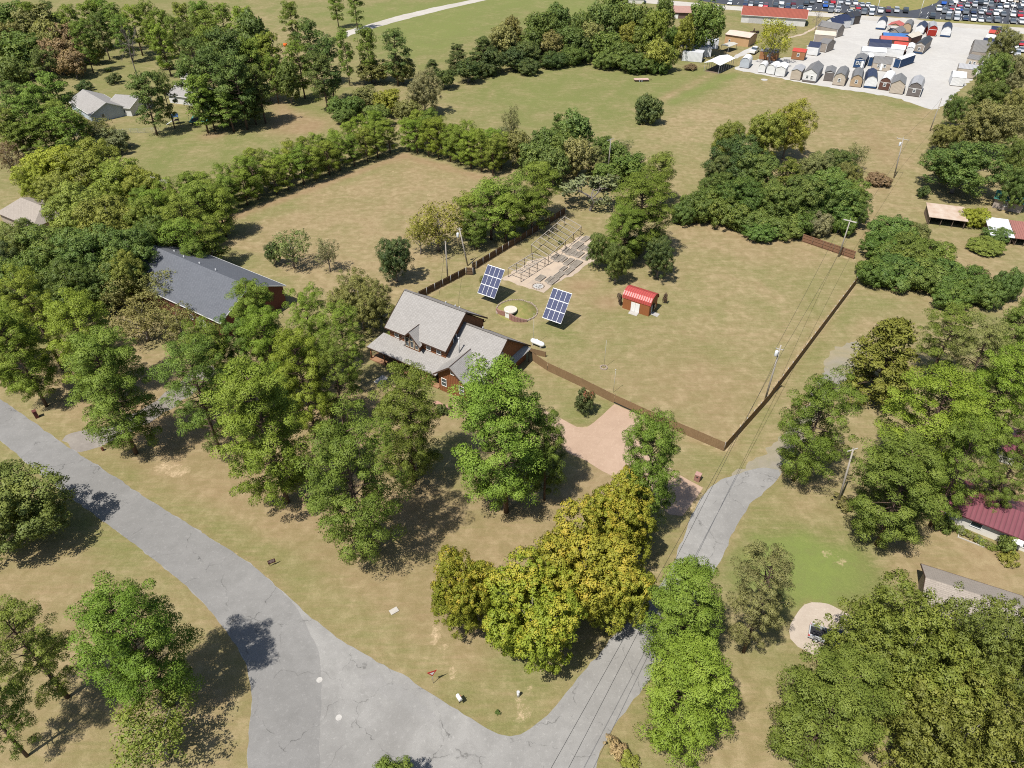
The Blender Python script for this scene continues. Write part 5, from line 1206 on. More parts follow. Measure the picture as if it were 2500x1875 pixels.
def wire(label, a, b, sag=1.0, rad=.022, group=None):
    a, b = Vector(a), Vector(b); n = 22; o = a
    m = MB(); m.tube([a.lerp(b, i/n) - o - Vector((0,0,sag*4*(i/n)*(1-i/n))) for i in range(n+1)], rad, 4, cap=False, smooth=False)
    w_ = obj('overhead_wire', m.mesh('overhead_wire', WIRE), None, a); tag(w_, label, 'wire', group); return w_
wire('upper overhead wire along the narrow lane towards the bottom', tA[2], (-13.5, 2., 11.4), 1.0)
wire('lower overhead wire along the narrow lane towards the bottom', (44.0, 94.6, 10.2), (-12.6, 0., 9.6), 1.2)
wire('left overhead wire crossing the yard between two crossarms', tC[0], tA[0], .8)
wire('right overhead wire crossing the yard between two crossarms', tC[2], tA[2], .8)
wire('overhead wire from the yard corner up the meadow', tC[2], tF[2], 1.)
wire('overhead wire from the meadow pole to the gravel lot', tF[1], tG[0], .8)
wire('upper overhead wire over the dark board fence', tE[1], tH[1], 1.0)
wire('lower overhead wire over the dark board fence', (-11.3,142.9,8.0), (tH[1][0], tH[1][1], 8.6), 1.2)
wire('overhead wire from the plain pole to the log house', tD[0], (-14., 117., 8.), .6)

# ================================================================== SIGNS, MAILBOXES AND OTHER SMALL THINGS BY THE ROAD
p = G(1058, 1668); t = thing('yield_sign', 'red and white yield sign beside the road corner', 'sign', (*p, 0), R(20))
m = MB(); m.tube([(0,0,0),(0,0,2.6)], .035, 8); part('post', m, STEEL, t)
def tri(s_, y, z): return [(-.62*s_,y,z+.52*s_),(.62*s_,y,z+.52*s_),(0,y,z-.56*s_)]
m = MB(); a_, b_ = tri(1,-.05,2.25), tri(1,-.07,2.25); m.add(a_+b_, [(0,1,2),(5,4,3),(0,3,4,1),(1,4,5,2),(2,5,3,0)]); pl = part('sign_plate', m, plain('sign_red', (.50,.03,.03), (.44,.025,.025), rough=.4), t)
m = MB(); m.add(tri(.5,-.075,2.25), [(2,1,0)]); part('white_field', m, WHITE, pl)
# two mailboxes on posts
def mailbox(label, x, y, rz):
    t = thing('mailbox', label, 'mailbox', (*G(x, y), 0), rz); m = MB(); m.box(-.05,.05,-.05,.05,0,1.05); part('post', m, DARKTRIM, t)
    m = MB(); pr_ = [(.16*math.cos(a), 1.22+.16*math.sin(a)) for a in np.linspace(0, math.pi, 8)] + [(-.16,1.05),(.16,1.05)]; m.prism([(q[0]*1.3, 1.05+(q[1]-1.05)*1.3) for q in pr_], -.38, .38); part('box', m, WHITE, t)
    m = MB(); m.box(.21,.235,-.1,.0,1.3,1.55); part('flag', m, plain('sign_red', (.5,.03,.03)), t); return t
mailbox('white mailbox on a dark post close to the road edge', 1122, 1716, R(35))
t = thing('utility_pedestal', 'white utility pedestal on the bare road corner', 'pedestal', (*G(1265, 1700), 0), R(20)); m = MB(); m.tube([(0,0,0),(0,0,.85),(0,0,.95)], [.17,.17,.12], 12); part('body', m, WHITE, t); m = MB(); m.tube([(0,0,.95),(0,0,1.0)], .19, 12); part('cap', m, METAL, t)
m = MB(); m.box(-.55,.55,-.38,.38,.03,.12); o = part('cover_slab', m, M_PLAINSLAB, None, loc=(*G(962,1492),0), rz=R(35)); tag(o, 'pale concrete cover slab lying in the roadside grass', 'slab')
t = thing('yard_sign', 'small dark red yard sign beside the road left of centre', 'sign', (*G(666, 1380), 0), R(28))
for x in (-.36, .36):
    m = MB(); m.box(x-.03,x+.03,-.03,.03,0,1.2); part('post', m, DARKTRIM, t)
m = MB(); m.box(-.5,.5,-.045,-.005,.5,1.25); pl = part('sign_board', m, plain('maroon_board', (.10,.03,.03), (.08,.025,.025)), t)
m = MB()
for z, w_ in ((1.1,.7),(.92,.8),(.74,.55)): m.box(-w_/2,w_/2,-.052,-.047,z-.035,z+.035)
part('lettering', m, plain('pale_lettering', (.55,.45,.42)), pl)
t = thing('brick_mailbox', 'reddish brown pillar mailbox beside the road at far left', 'mailbox', (*G(91, 1019), 0), R(-50))
m = MB(); m.box(-.32,.32,-.28,.28,0,1.35); part('pillar', m, plain('dark_red_brick', (.14,.045,.035), (.10,.035,.03), 4), t); m = MB(); m.box(-.37,.37,-.33,.33,1.35,1.47); part('cap', m, plain('dark_red_brick', (.14,.045,.035)), t); m = MB(); m.box(-.15,.15,-.31,-.285,.9,1.15); part('box_door', m, plain('black_enamel', (.03,.03,.03), rough=.4), t)
t = thing('brick_mailbox', 'red brick pillar mailbox where the brown driveway meets the lane', 'mailbox', (*G(1702, 1172), 0), R(-33))
m = MB(); m.box(-.42,.42,-.38,.38,0,1.25); part('pillar', m, BRICK, t); m = MB(); m.box(-.46,.46,-.42,.42,1.25,1.37); part('cap', m, brickmat('pale_red_brick', (.42,.2,.16), (.36,.16,.13), (.5,.45,.4)), t)
m = MB(); m.box(-.12,.12,-.41,-.385,.8,1.05); part('box_door', m, MATS['black_enamel'], t)
t = thing('utility_pedestal', 'small dark pedestal at the gravel driveway mouth', 'pedestal', (*G(252, 1100), 0)); m = MB(); m.box(-.15,.15,-.12,.12,0,.6); part('body', m, plain('rust_brown', (.13,.05,.03)), t); m = MB(); m.box(-.18,.18,-.15,.15,.6,.66); part('cap', m, plain('rust_brown', (.13,.05,.03)), t)
for i, (x, y) in enumerate(((780, 1660), (827, 1752))):
    m = MB(); m.tube([(0,0,.012),(0,0,.026)], .36, 18); o = part('manhole_cover', m, plain('pale_iron_cover', (.48,.46,.43)), None, loc=(*G(x, y), 0)); tag(o, 'pale round manhole cover in the road, ' + ('upper of two' if i == 0 else 'lower of two'), 'manhole')
# concrete kerb frame on the lawn of the white walled house
t = thing('planter_frame', 'low white kerb frame on the dry lawn before the white walled house', 'planter', (*G(2337, 1312), 0), R(-33)); 
for nm, bx in (('kerb', (0,3.4,0,.14,0,.15)), ('kerb', (0,.14,.14,1.0,0,.15)), ('kerb', (3.26,3.4,.14,1.0,0,.15))):
    m = MB(); m.box(*bx); part(nm, m, M_PLAINSLAB, t)
# trampoline and blue play tower
t = thing('trampoline', 'rectangular trampoline with net posts on the upper left field', 'trampoline', (-104.2, 240.5, 0), R(8)); BLK = plain('black_mat', (.02,.022,.025)); TEAL = plain('teal_pad', (.07,.26,.22))
m = MB(); m.box(-2.4,2.4,-3.2,3.2,.86,.9); part('jumping_mat', m, BLK, t)
m = MB()
for s_ in (-1,1): m.box(-2.75,2.75,s_*3.4-.22,s_*3.4+.22,.84,.94); m.box(s_*2.6-.2,s_*2.6+.2,-3.18,3.18,.84,.94)
part('edge_pad', m, TEAL, t)
for x in (-2.6, 2.6):
    for y in (-3.3, 0, 3.3):
        m = MB(); m.tube([(x,y,0),(x,y,2.6)], .04, 6); part('net_post', m, STEEL, t)
t = thing('play_tower', 'blue play tower with slide under the upper left pine', 'play tower', (*G(432, 302), 0), R(20)); BLU = plain('blue_plastic', (.03,.10,.26), rough=.4)
for x in (-.8,.8):
    for y in (-.8,.8):
        m = MB(); m.box(x-.06,x+.06,y-.06,y+.06,0,2.6); part('post', m, WOODPOST, t)
m = MB(); m.box(-.9,.9,-.9,.9,1.2,1.3); part('deck', m, WOODPOST, t)
m = MB(); m.slab([(-1.1,-1.1,2.5),(1.1,-1.1,2.5),(1.1,0,3.3),(-1.1,0,3.3)],.05); m.slab([(-1.1,1.1,2.5),(-1.1,.01,3.3),(1.1,.01,3.3),(1.1,1.1,2.5)],.05); part('roof', m, BLU, t)
m = MB(); m.slab([(-.9,-.35,1.25),(-.9,.35,1.25),(-3.2,.35,.15),(-3.2,-.35,.15)],.06); part('slide', m, METAL, t)
m = MB(); m.tube([(0,0,.0),(0,0,1.2)], [.8,.8], 14); o = part('orange_water_jug', m, plain('orange_cloth', (.75,.14,.02)), None, loc=(*G(697,113),0)); tag(o, 'bright orange drum between the dark pines', 'drum'); o.name = 'orange_drum'

# ================================================================== PICKUP ON THE CONCRETE DRIVE
PAINT = paint_by_object(); TYRE = plain('tyre_rubber', (.02,.02,.02)); CHROME = plain('silver_bumper', (.62,.63,.65), rough=.25, spec=.6)
def wheel_mesh(r=.38, w_=.26):
    m = MB(); m.tube([(0,-w_/2,0),(0,w_/2,0)], r, 16); return m.mesh('tyre', TYRE)
def rim_mesh(r=.22, w_=.28):
    m = MB(); m.tube([(0,-w_/2,0),(0,w_/2,0)], r, 12); return m.mesh('rim', CHROME)
t = thing('pickup_truck', 'dark pickup truck parked under the oak on the concrete drive', 'pickup', (39.6, 48.75, 0), R(-25))
m = MB(); m.box(-.95,3.0,-.92,.92,.45,1.05); m.box(1.55,3.1,-.9,.9,.5,1.12); body = part('body', m, PAINT, t); body.color = (.03,.035,.05,1)
m = MB(); m.add([(-.5,-.85,1.05),(1.6,-.85,1.05),(1.6,.85,1.05),(-.5,.85,1.05),(-.3,-.72,1.75),(1.0,-.72,1.75),(1.0,.72,1.75),(-.3,.72,1.75)], [(4,5,6,7),(0,1,5,4),(1,2,6,5),(2,3,7,6),(3,0,4,7)]); part('cab_glass', m, GLASS, t)
m = MB(); m.box(-.28,.98,-.70,.70,1.752,1.79); o = part('cab_roof', m, PAINT, t); o.color = (.03,.035,.05,1)
bedc = plain('silver_bed_rail', (.48,.50,.53), rough=.35); m = MB(); m.box(-2.75,-.96,-.92,-.80,.5,1.12); m.box(-2.75,-.96,.80,.92,.5,1.12); part('bed_side', m, bedc, t)
m = MB(); m.box(-2.75,-.97,-.79,.79,.5,.62); part('bed_floor', m, plain('black_bed_liner', (.025,.025,.03)), t); m = MB(); m.box(-2.86,-2.76,-.92,.92,.5,1.12); part('tailgate', m, bedc, t)
for s_ in (-1, 1): m = MB(); m.box(-2.88,-2.70,s_*.84-.1,s_*.84+.1,.8,1.08); part('tail_light', m, plain('red_lens', (.55,.02,.02), rough=.2), t)
wm_, rm_ = wheel_mesh(), rim_mesh()
for x in (-1.9, 2.1):
    for y in (-.82, .82): wh = obj('wheel', wm_, t, (x, y, .38)); obj('rim', rm_, wh)

# ================================================================== CARS OF THE DEALERSHIP (one mesh each, seen a few pixels tall)
def car_mesh(kind):
    m = MB()
    if kind == 'sedan': sec = [(-2.25,.45,.55,.80),(-2.2,.45,.86,.86),(-1.2,.45,.95,.9),(-.75,.45,1.38,.70),(.55,.45,1.42,.70),(1.25,.45,.92,.9),(2.1,.45,.75,.86),(2.25,.45,.5,.78)]
    elif kind == 'suv': sec = [(-2.3,.5,.6,.85),(-2.28,.5,1.1,.92),(-2.0,.5,1.68,.78),(-.8,.5,1.75,.78),(.6,.5,1.70,.78),(1.2,.5,1.12,.93),(2.2,.5,.95,.9),(2.35,.5,.6,.82)]
    else: sec = [(-2.8,.55,.7,.9),(-2.78,.55,1.12,.94),(-.75,.55,1.12,.94),(-.6,.55,1.78,.8),(.75,.55,1.80,.8),(1.35,.55,1.2,.95),(2.65,.55,1.05,.93),(2.8,.55,.65,.86)]
    n = len(sec); vs = []
    belt = .95 if kind == 'sedan' else 1.12
    for x, zb, zt, hw in sec:
        w_ = .92 if zt > 1.25 else hw
        zs = min(zt, belt); vs += [(x,-.86,.32 if abs(x) < 2.1 else .45),(x,-.93 if zt > .7 else -hw,zs*.8),(x,-w_*.97,zs),(x,-hw*.98 if zt<=belt else -hw,zt),(x,hw*.98 if zt<=belt else hw,zt),(x,w_*.97,zs),(x,.93 if zt>.7 else hw,zs*.8),(x,.86,.32 if abs(x) < 2.1 else .45)]
    for i in range(n-1):
        tall = sec[i][2] > belt + .1 or sec[i+1][2] > belt + .1
        for k in range(7):
            a = [i*8+k, (i+1)*8+k, (i+1)*8+k+1, i*8+k+1]; g = tall and (k in (2,4) or (k == 3 and abs(sec[i][2]-sec[i+1][2]) > .2))
            m.add([vs[j] for j in a], [(0,1,2,3)], 1 if g else 0)
    m.add([vs[j] for j in range(8)], [(0,1,2,3,4,5,6,7)]); e = (n-1)*8; m.add([vs[e+j] for j in range(8)], [(7,6,5,4,3,2,1,0)])
    wb = 1.4 if kind != 'pickup' else 1.75
    for x in (-wb, wb):
        for y in (-.84, .84): m.tube([(x,y-.1,.34),(x,y+.1,.34)], .34, 10, 2)
    return m.mesh('car', [PAINT, GLASS, TYRE])
CARM = {k: car_mesh(k) for k in ('sedan', 'suv', 'pickup')}
CC = {'white': (.72,.72,.72), 'black': (.012,.013,.015), 'silver': (.42,.43,.45), 'grey': (.14,.15,.16), 'navy': (.015,.03,.08), 'blue': (.02,.10,.42), 'red': (.42,.02,.03), 'maroon': (.10,.012,.018), 'tan': (.36,.30,.22)}
rc = random.Random(11)
def cars(rowname, pts, ang, group):
    for i, (x, y, c, k) in enumerate(pts):
        p = G(x, y); nm = {'sedan':'car','suv':'car','pickup':'pickup_truck'}[k]
        o = obj(nm, CARM[k], None, (*p, .03), ang + rc.uniform(-.05, .05)); o.scale = (1.32,) * 3; o.color = (*CC[c], 1)
        tag(o, '{} {}, {} from the left in {}'.format(c, {'sedan':'car','suv':'wagon','pickup':'pickup'}[k], nth(i), rowname), 'car', group)
z1r = lambda L: [(1780 + x*.16275, y*.16275, c, k) for x, y, c, k in L]; z2r = lambda L: [(2140 + x*.16275, y*.16275, c, k) for x, y, c, k in L]
cars('the front row of the left car lot', z1r([(245,85,'navy','suv'),(325,88,'silver','sedan'),(405,94,'black','suv'),(470,98,'white','sedan'),(548,104,'red','sedan'),(690,120,'black','suv'),(790,125,'grey','sedan'),(875,128,'navy','suv'),(960,138,'grey','sedan'),(1065,155,'navy','pickup'),(1200,155,'white','sedan'),(1520,180,'grey','pickup'),(1620,180,'silver','pickup'),(1815,200,'white','sedan'),(1915,206,'maroon','sedan'),(2015,212,'grey','suv'),(2125,222,'silver','sedan')]) + z2r([(45,185,'white','pickup'),(165,180,'maroon','suv'),(290,182,'silver','suv'),(428,184,'black','pickup')]), R(-110), 'cars of the left lot front row')
cars('the back row of the left car lot', z1r([(10,65,'white','sedan'),(780,62,'white','pickup'),(960,75,'maroon','suv'),(1150,75,'black','sedan'),(1235,52,'grey','suv'),(1350,30,'white','sedan'),(1435,105,'blue','suv'),(1525,115,'silver','sedan'),(1545,48,'red','pickup'),(1632,118,'silver','sedan'),(1660,50,'silver','suv'),(1770,68,'white','sedan'),(1840,140,'tan','sedan'),(1885,70,'white','suv'),(1930,135,'red','sedan'),(1985,95,'silver','sedan'),(2075,98,'white','sedan'),(2130,160,'white','suv')]), R(-105), 'cars of the left lot back row')
cars('the front row of the right car lot', z2r([(825,275,'black','suv'),(1060,290,'grey','suv'),(1190,300,'silver','suv'),(1325,300,'navy','sedan'),(1440,312,'white','suv'),(1550,322,'white','sedan'),(1665,325,'grey','sedan'),(1790,330,'grey','suv'),(2035,345,'grey','sedan'),(2160,350,'white','suv')]), R(-112), 'cars of the right lot front row')
cars('the second row of the right car lot', z2r([(920,160,'white','suv'),(1005,195,'grey','suv'),(1085,200,'silver','sedan'),(1200,205,'white','suv'),(1320,205,'grey','pickup'),(1440,200,'navy','sedan'),(1555,205,'silver','sedan'),(1670,220,'maroon','sedan'),(1775,225,'white','suv'),(1890,235,'grey','sedan'),(2030,245,'white','suv'),(2140,250,'red','suv'),(1130,150,'red','sedan'),(1250,160,'blue','sedan'),(1600,170,'white','sedan'),(1720,165,'maroon','sedan'),(1830,180,'white','suv')]), R(-112), 'cars of the right lot second row')
cars('the third row of the right car lot', z2r([(1000,62,'blue','pickup'),(1110,75,'grey','sedan'),(1165,45,'white','pickup'),(1240,100,'red','sedan'),(1350,100,'silver','sedan'),(1460,98,'silver','suv'),(1550,70,'black','suv'),(1620,65,'silver','sedan'),(1700,100,'grey','suv'),(1830,110,'navy','sedan'),(1930,115,'white','suv'),(2040,100,'white','sedan'),(2140,150,'black','sedan'),(2185,95,'white','suv')]), R(-112), 'cars of the right lot third row')
cars('the farthest row of the right car lot', z2r([(1290,20,'white','sedan'),(1390,55,'maroon','sedan'),(1500,30,'navy','sedan'),(1590,20,'silver','sedan'),(1690,35,'black','sedan'),(1790,30,'maroon','sedan'),(1880,30,'white','suv'),(1990,20,'white','sedan'),(2080,35,'tan','sedan'),(2160,20,'grey','suv'),(2190,50,'silver','sedan')]), R(-112), 'cars of the right lot far row')
cars('the group behind the right tree line', [(2475,118,'white','suv'),(2492,126,'silver','sedan'),(2468,128,'white','sedan'),(2489,110,'red','sedan'),(2480,135,'silver','suv')], R(-112), 'cars behind the tree line')
cars('the yard by the brown cabins', [(1841,129,'white','pickup')], R(60), 'lone white pickup')
LAMPW = plain('white_lamp_post', (.72,.72,.70))
for i, (x, y, h_, lb) in enumerate([(1884,19,9,'white lamp post among cars, first from the left'),(1822,14,8,'white lamp post at the left end of the car lot'),(2037,36,9,'white lamp post at the front row of the left car lot'),(2137,39,11,'white lamp post beside the highway, right of the left lot'),(2242,44,13,'tall grey pole at the corner between the two car lots'),(2321,50,12,'white lamp post at the front of the right car lot'),(2402,38,11,'white lamp post in the middle of the right car lot'),(2428,22,10,'white lamp post at the back of the right car lot'),(2459,55,11,'white lamp post near the right edge of the car lot')]):
    t = thing('lamp_post', lb, 'lamp post', (*G(x, y), 0)); m = MB(); m.tube([(0,0,0),(0,0,h_)], [.16,.10], 8); part('pole', m, LAMPW, t); m = MB(); m.box(-.8,.8,-.2,.2,h_,h_+.18); part('lamp_head', m, LAMPW, t)

# ================================================================== STORAGE SHEDS ON THE GRAVEL LOT
ROOFC = {'grey': (.20,.195,.19), 'lightgrey': (.40,.40,.41), 'white': (.78,.78,.78), 'navy': (.03,.04,.085), 'red': (.48,.075,.055), 'black': (.05,.053,.06), 'blue': (.06,.17,.42), 'salmon': (.52,.13,.10), 'cream': (.62,.56,.46)}
WALLC = {'white': (.76,.76,.75), 'beige': (.50,.43,.345), 'tan': (.45,.33,.21), 'brown': (.13,.065,.048), 'dark': (.105,.09,.08), 'navy': (.03,.07,.16), 'red': (.33,.03,.02), 'cedar': (.36,.17,.08), 'palegrey': (.46,.50,.54), 'greige': (.36,.31,.26), 'slate': (.17,.15,.14)}
def shedmat(c, kind):
    nm = kind + '_' + c
    if kind == 'roof': return banded('shed_roof_' + c, ROOFC[c], tuple(v*.88 for v in ROOFC[c]), .45, True, .45, .35, .5, .03)
    return banded('shed_wall_' + c, WALLC[c], tuple(v*.9 for v in WALLC[c]), .4, True, .7, .2, .4, .02)
def shed(label, pl_, pr_, D, wall, roof, style='gable', eave=2.3, trim='white', win=0, door=None, deck=False, side=False, dwin=False):
    """pl_, pr_: front corners in the photograph. The ridge runs back from the front unless side is set."""
    a, b = Vector(G(*pl_)), Vector(G(*pr_)); W_ = (b - a).length; ang = math.atan2(b.y-a.y, b.x-a.x)
    t = thing('storage_shed', label, 'shed', (a.x, a.y, 0), ang, 'storage sheds on the gravel lot'); wm, rm = shedmat(wall, 'wall'), shedmat(roof, 'roof'); tr = WHITE if trim == 'white' else wm
    eave *= 1.42
    if side: span, run = D, W_
    else: span, run = W_, D
    hw = span / 2
    if style == 'gable': pf = [(-hw,eave),(0,eave+hw*.62),(hw,eave)]
    elif style == 'low': pf = [(-hw,eave),(0,eave+hw*.36),(hw,eave)]
    elif style == 'barn': pf = [(-hw,eave),(-hw*.72,eave+hw*.60),(0,eave+hw*.92),(hw*.72,eave+hw*.60),(hw,eave)]
    else: pf = [(hw*math.cos(q), eave+hw*.9*math.sin(q)) for q in np.linspace(math.pi, 0, 9)]
    M_ = (Matrix.Translation((0, D/2, 0)) @ Matrix.Rotation(R(90), 4, 'Z') @ Matrix.Rotation(math.pi, 4, 'Z')) if side else Matrix.Translation((W_/2, 0, 0))
    z0 = .25; m = MB(); k = len(pf); pts = [(-hw,z0)] + pf + [(hw,z0)]
    if side:
        conv = lambda q, u: (u, D/2 + q[0], q[1])
    else:
        conv = lambda q, u: (W_/2 + q[0], u, q[1])
    m.add([conv(q, 0) for q in pts] + [conv(q, run) for q in pts], [list(range(k+2)), list(range(2*k+3, k+1, -1)), [0, k+2, k+3, 1], [k, 2*k+2, 2*k+3, k+1]])
    part('wall', m, wm, t); m = MB()
    for i in range(k-1):
        q0, q1 = pf[i], pf[i+1]; up = .05; ov = .18
        e0 = (q0[0] - (ov*.5 if i == 0 else 0), q0[1]+up - (ov*.3 if i == 0 else 0)); e1 = (q1[0] + (ov*.5 if i == k-2 else 0), q1[1]+up - (ov*.3 if i == k-2 else 0))
        m.slab([conv(e0,-ov), conv(e1,-ov), conv(e1,run+ov), conv(e0,run+ov)], .06)
    part('roof', m, rm, t)
    m = MB(); m.box(.1, W_-.1, .1, D-.1, 0, .25); part('skid', m, WOODPOST, t)
    if trim == 'white':
        m = MB()
        if not side:
            for x in (.04, W_-.04): m.box(x-.06, x+.06, -.03, .0, .25, eave)
            m.box(.1, W_-.1, -.03, .0, eave-.1, eave+.04)
        else:
            for x in (.04, W_-.04): m.box(x-.06, x+.06, -.03, .0, .25, eave)
        part('corner_trim', m, WHITE, t)
    for i in range(win):
        window(t, (W_*(i+1)/(win+1) if win > 1 or not door else W_*.28, -.02, 2.0), 1.0, 1.25, (0,-1), fr=.13, bars=1)
    if door is not None:
        m = MB(); m.box(W_*door-.45, W_*door+.45, -.07, -.005, .3, 2.9); part('door', m, WHITE, t)
    if deck: m = MB(); m.box(-.02, W_+.02, -.05, -.005, .25, .85); part('porch_rail', m, shedmat('slate' if deck is True else deck, 'wall'), t)
    return t
Z3 = lambda x, y: (1840+x*.16275, 90+y*.16275); Z4 = lambda x, y: (2140+x*.16275, 60+y*.16275); Z5 = lambda x, y: (1560+x*.18083, y*.18083); ZA = lambda x, y: (1780+x*.16275, y*.16275)
shed('white arched metal shed at the left end of the front row', Z3(60,535), Z3(160,548), 5, 'white','white','round',1.6,trim=None)
shed('second white arched metal shed in the front row', Z3(178,556), Z3(302,578), 6, 'white','white','round',1.6,trim=None)
shed('white gabled metal shed, third in the front row', Z3(312,590), Z3(455,608), 7, 'white','white','low',2.3,trim=None)
shed('beige utility shed with pale roof, fourth in the front row', Z3(540,640), Z3(690,660), 8, 'beige','lightgrey','low',2.4,trim=None)
shed('white cabin with grey porch rail, longest of the front row', Z3(718,672), Z3(915,700), 13, 'white','grey','gable',2.5,win=2,deck=True)
shed('dark brown low shed set back in the front row', Z3(1035,658), Z3(1185,675), 8, 'slate','grey','low',2.3,win=0)
shed('beige barn roofed shed with one window', Z3(1172,722), Z3(1350,745), 11, 'beige','grey','barn',1.9,win=1,trim=None)
shed('tan barn roofed shed with tall window', Z3(1432,746), Z3(1600,765), 11, 'tan','grey','barn',1.9,win=1,trim=None)
shed('white barn roofed shed with navy base and roof', Z3(1642,766), Z3(1825,785), 11, 'white','navy','barn',1.9,trim=None,deck='navy')
shed('brown barn roofed shed with white roof', Z4(10,975), Z4(180,1000), 11, 'brown','white','barn',2.0,win=1)
shed('beige gabled shed with grey roof near the row end', Z4(182,1030), Z4(385,1055), 10, 'beige','grey','gable',2.5,trim=None)
shed('dark grey barn shed with white trim at the right end', Z4(432,1066), Z4(640,1095), 11, 'slate','lightgrey','barn',2.0,win=1)
shed('pale grey arched metal shed standing alone left of the row', Z5(1352,915), Z5(1475,930), 6, 'palegrey','white','round',1.7,trim=None)
shed('brown cabin with grey roof and porch, left of the lane', Z5(1617,802), Z5(1850,830), 5, 'cedar','grey','low',2.3,win=1,side=True,trim=None)
shed('orange brown cabin with red roof', Z3(556,337), Z3(745,360), 4.5, 'cedar','red','low',2.3,win=1,side=True,trim=None)
shed('white cabin with navy roof in the left row', Z3(790,272), Z3(945,292), 5, 'white','navy','gable',2.4,side=True)
shed('greige cabin with grey roof behind the navy roofed one', Z3(950,215), Z3(1075,240), 7, 'greige','grey','low',2.5,side=True)
shed('long cabin with cream roof in the left row', Z3(890,90), Z3(1190,115), 6, 'greige','cream','low',2.5,side=True)
shed('cabin with grey gable roof at the back of the left row', ZA(1300,510), ZA(1600,570), 6, 'greige','grey','gable',2.5,side=True)
shed('white shed with navy roof, nearest of the navy roofed line', ZA(1405,440), ZA(1545,485), 6, 'white','navy','gable',2.4)
shed('second white shed in the navy roofed line', ZA(1480,400), ZA(1600,440), 8, 'white','navy','gable',2.4)
shed('third shed in the navy roofed line', ZA(1560,370), ZA(1660,400), 8, 'palegrey','navy','gable',2.4)
shed('dark cabin with open porch at the end of the navy roofed line', ZA(1640,350), ZA(1780,385), 8, 'dark','black','gable',2.6,trim=None)
shed('navy cabin with twin white windows in the middle block', Z3(1480,462), Z3(1640,482), 8, 'navy','grey','low',2.4,win=2,door=.8)
shed('beige shed with white double doors in the middle block', Z3(1762,502), Z3(2030,527), 4.5, 'beige','grey','barn',2.0,win=2,side=True,door=.5,trim=None)
shed('low white roofed shed behind the navy cabin', Z3(1600,340), Z3(1950,365), 6, 'white','white','low',2.4,side=True,trim=None)
shed('navy shed behind the beige double door shed', Z3(1700,440), Z3(1780,446), 6, 'navy','white','low',2.4)
shed('navy cabin with white roof and porch at the block edge', Z4(240,640), Z4(330,660), 12, 'navy','white','low',2.4)
shed('shed with grey and navy roof in the middle block', Z3(1690,275), Z3(2010,300), 6, 'greige','navy','barn',2.2,side=True,trim=None)
shed('second white roofed shed in the middle block', Z4(110,480), Z4(380,510), 6, 'white','white','low',2.4,side=True,trim=None)
shed('long red roofed shed in the middle block', Z4(220,430), Z4(420,452), 5, 'brown','red','low',2.4,side=True,trim=None)
shed('salmon roofed shed behind the long red roofed one', Z4(30,350), Z4(430,375), 5, 'brown','salmon','low',2.5,side=True,trim=None)
shed('blue roofed shed behind the salmon roofed one', Z4(70,300), Z4(440,322), 5, 'brown','blue','low',2.5,side=True,trim=None)
shed('grey cabin with black roof and white window', Z4(545,430), Z4(680,450), 14, 'greige','black','gable',2.6,win=1,deck='navy')
shed('narrow white shed left of the black roofed cabin', Z4(430,470), Z4(520,480), 8, 'white','white','low',2.4)
shed('brown shed with pale roof behind the black roofed cabin', Z4(340,300), Z4(490,330), 10, 'brown','cream','low',2.5,trim=None)
shed('grey roofed shed at the back of the middle block', Z4(150,230), Z4(310,255), 9, 'greige','grey','gable',2.4,trim=None)
shed('white shed with navy base at the left of the back row', Z4(-20,72), Z4(115,86), 8, 'white','navy','round',1.9,trim=None,deck='navy')
shed('tan barn roofed shed with porch in the back row', Z4(360,127), Z4(490,142), 9, 'tan','grey','barn',2.0,deck=True,trim=None)
shed('white shed with navy roof in the back row', Z4(565,142), Z4(690,157), 9, 'white','navy','gable',2.3,deck='navy',trim=None)
shed('bright red barn shed with white trim in the back row', Z4(745,170), Z4(885,182), 10, 'red','lightgrey','barn',2.0)
shed('white and navy barn shed at the right of the back row', Z4(945,182), Z4(1090,197), 10, 'white','navy','barn',2.0,trim=None,deck='navy')
shed('white flat roofed shed nearest in the right row', Z4(1095,918), Z4(1290,938), 7, 'white','white','low',2.3,trim=None,side=True)
shed('shed with striped grey roof in the right row', Z4(1185,790), Z4(1460,820), 6, 'beige','lightgrey','low',2.4,side=True,trim=None)
shed('beige cabin with cedar porch in the right row', Z4(1312,640), Z4(1500,672), 6, 'beige','grey','low',2.4,win=2,side=True,trim=None)
shed('long grey roofed shed in the right row', Z4(1390,520), Z4(1640,545), 8, 'greige','grey','barn',2.2,side=True,trim=None)
shed('navy roofed shed in the right row', Z4(1550,380), Z4(1720,400), 6, 'white','navy','low',2.3,side=True,trim=None)
shed('white roofed shed in the right row', Z4(1600,310), Z4(1750,330), 5, 'white','white','low',2.3,side=True,trim=None)
shed('red roofed shed in the right row', Z4(1640,240), Z4(1790,258), 5, 'brown','red','low',2.3,side=True,trim=None)
shed('farthest navy roofed shed in the right row', Z4(1680,195), Z4(1830,210), 6, 'white','navy','low',2.3,side=True,trim=None)
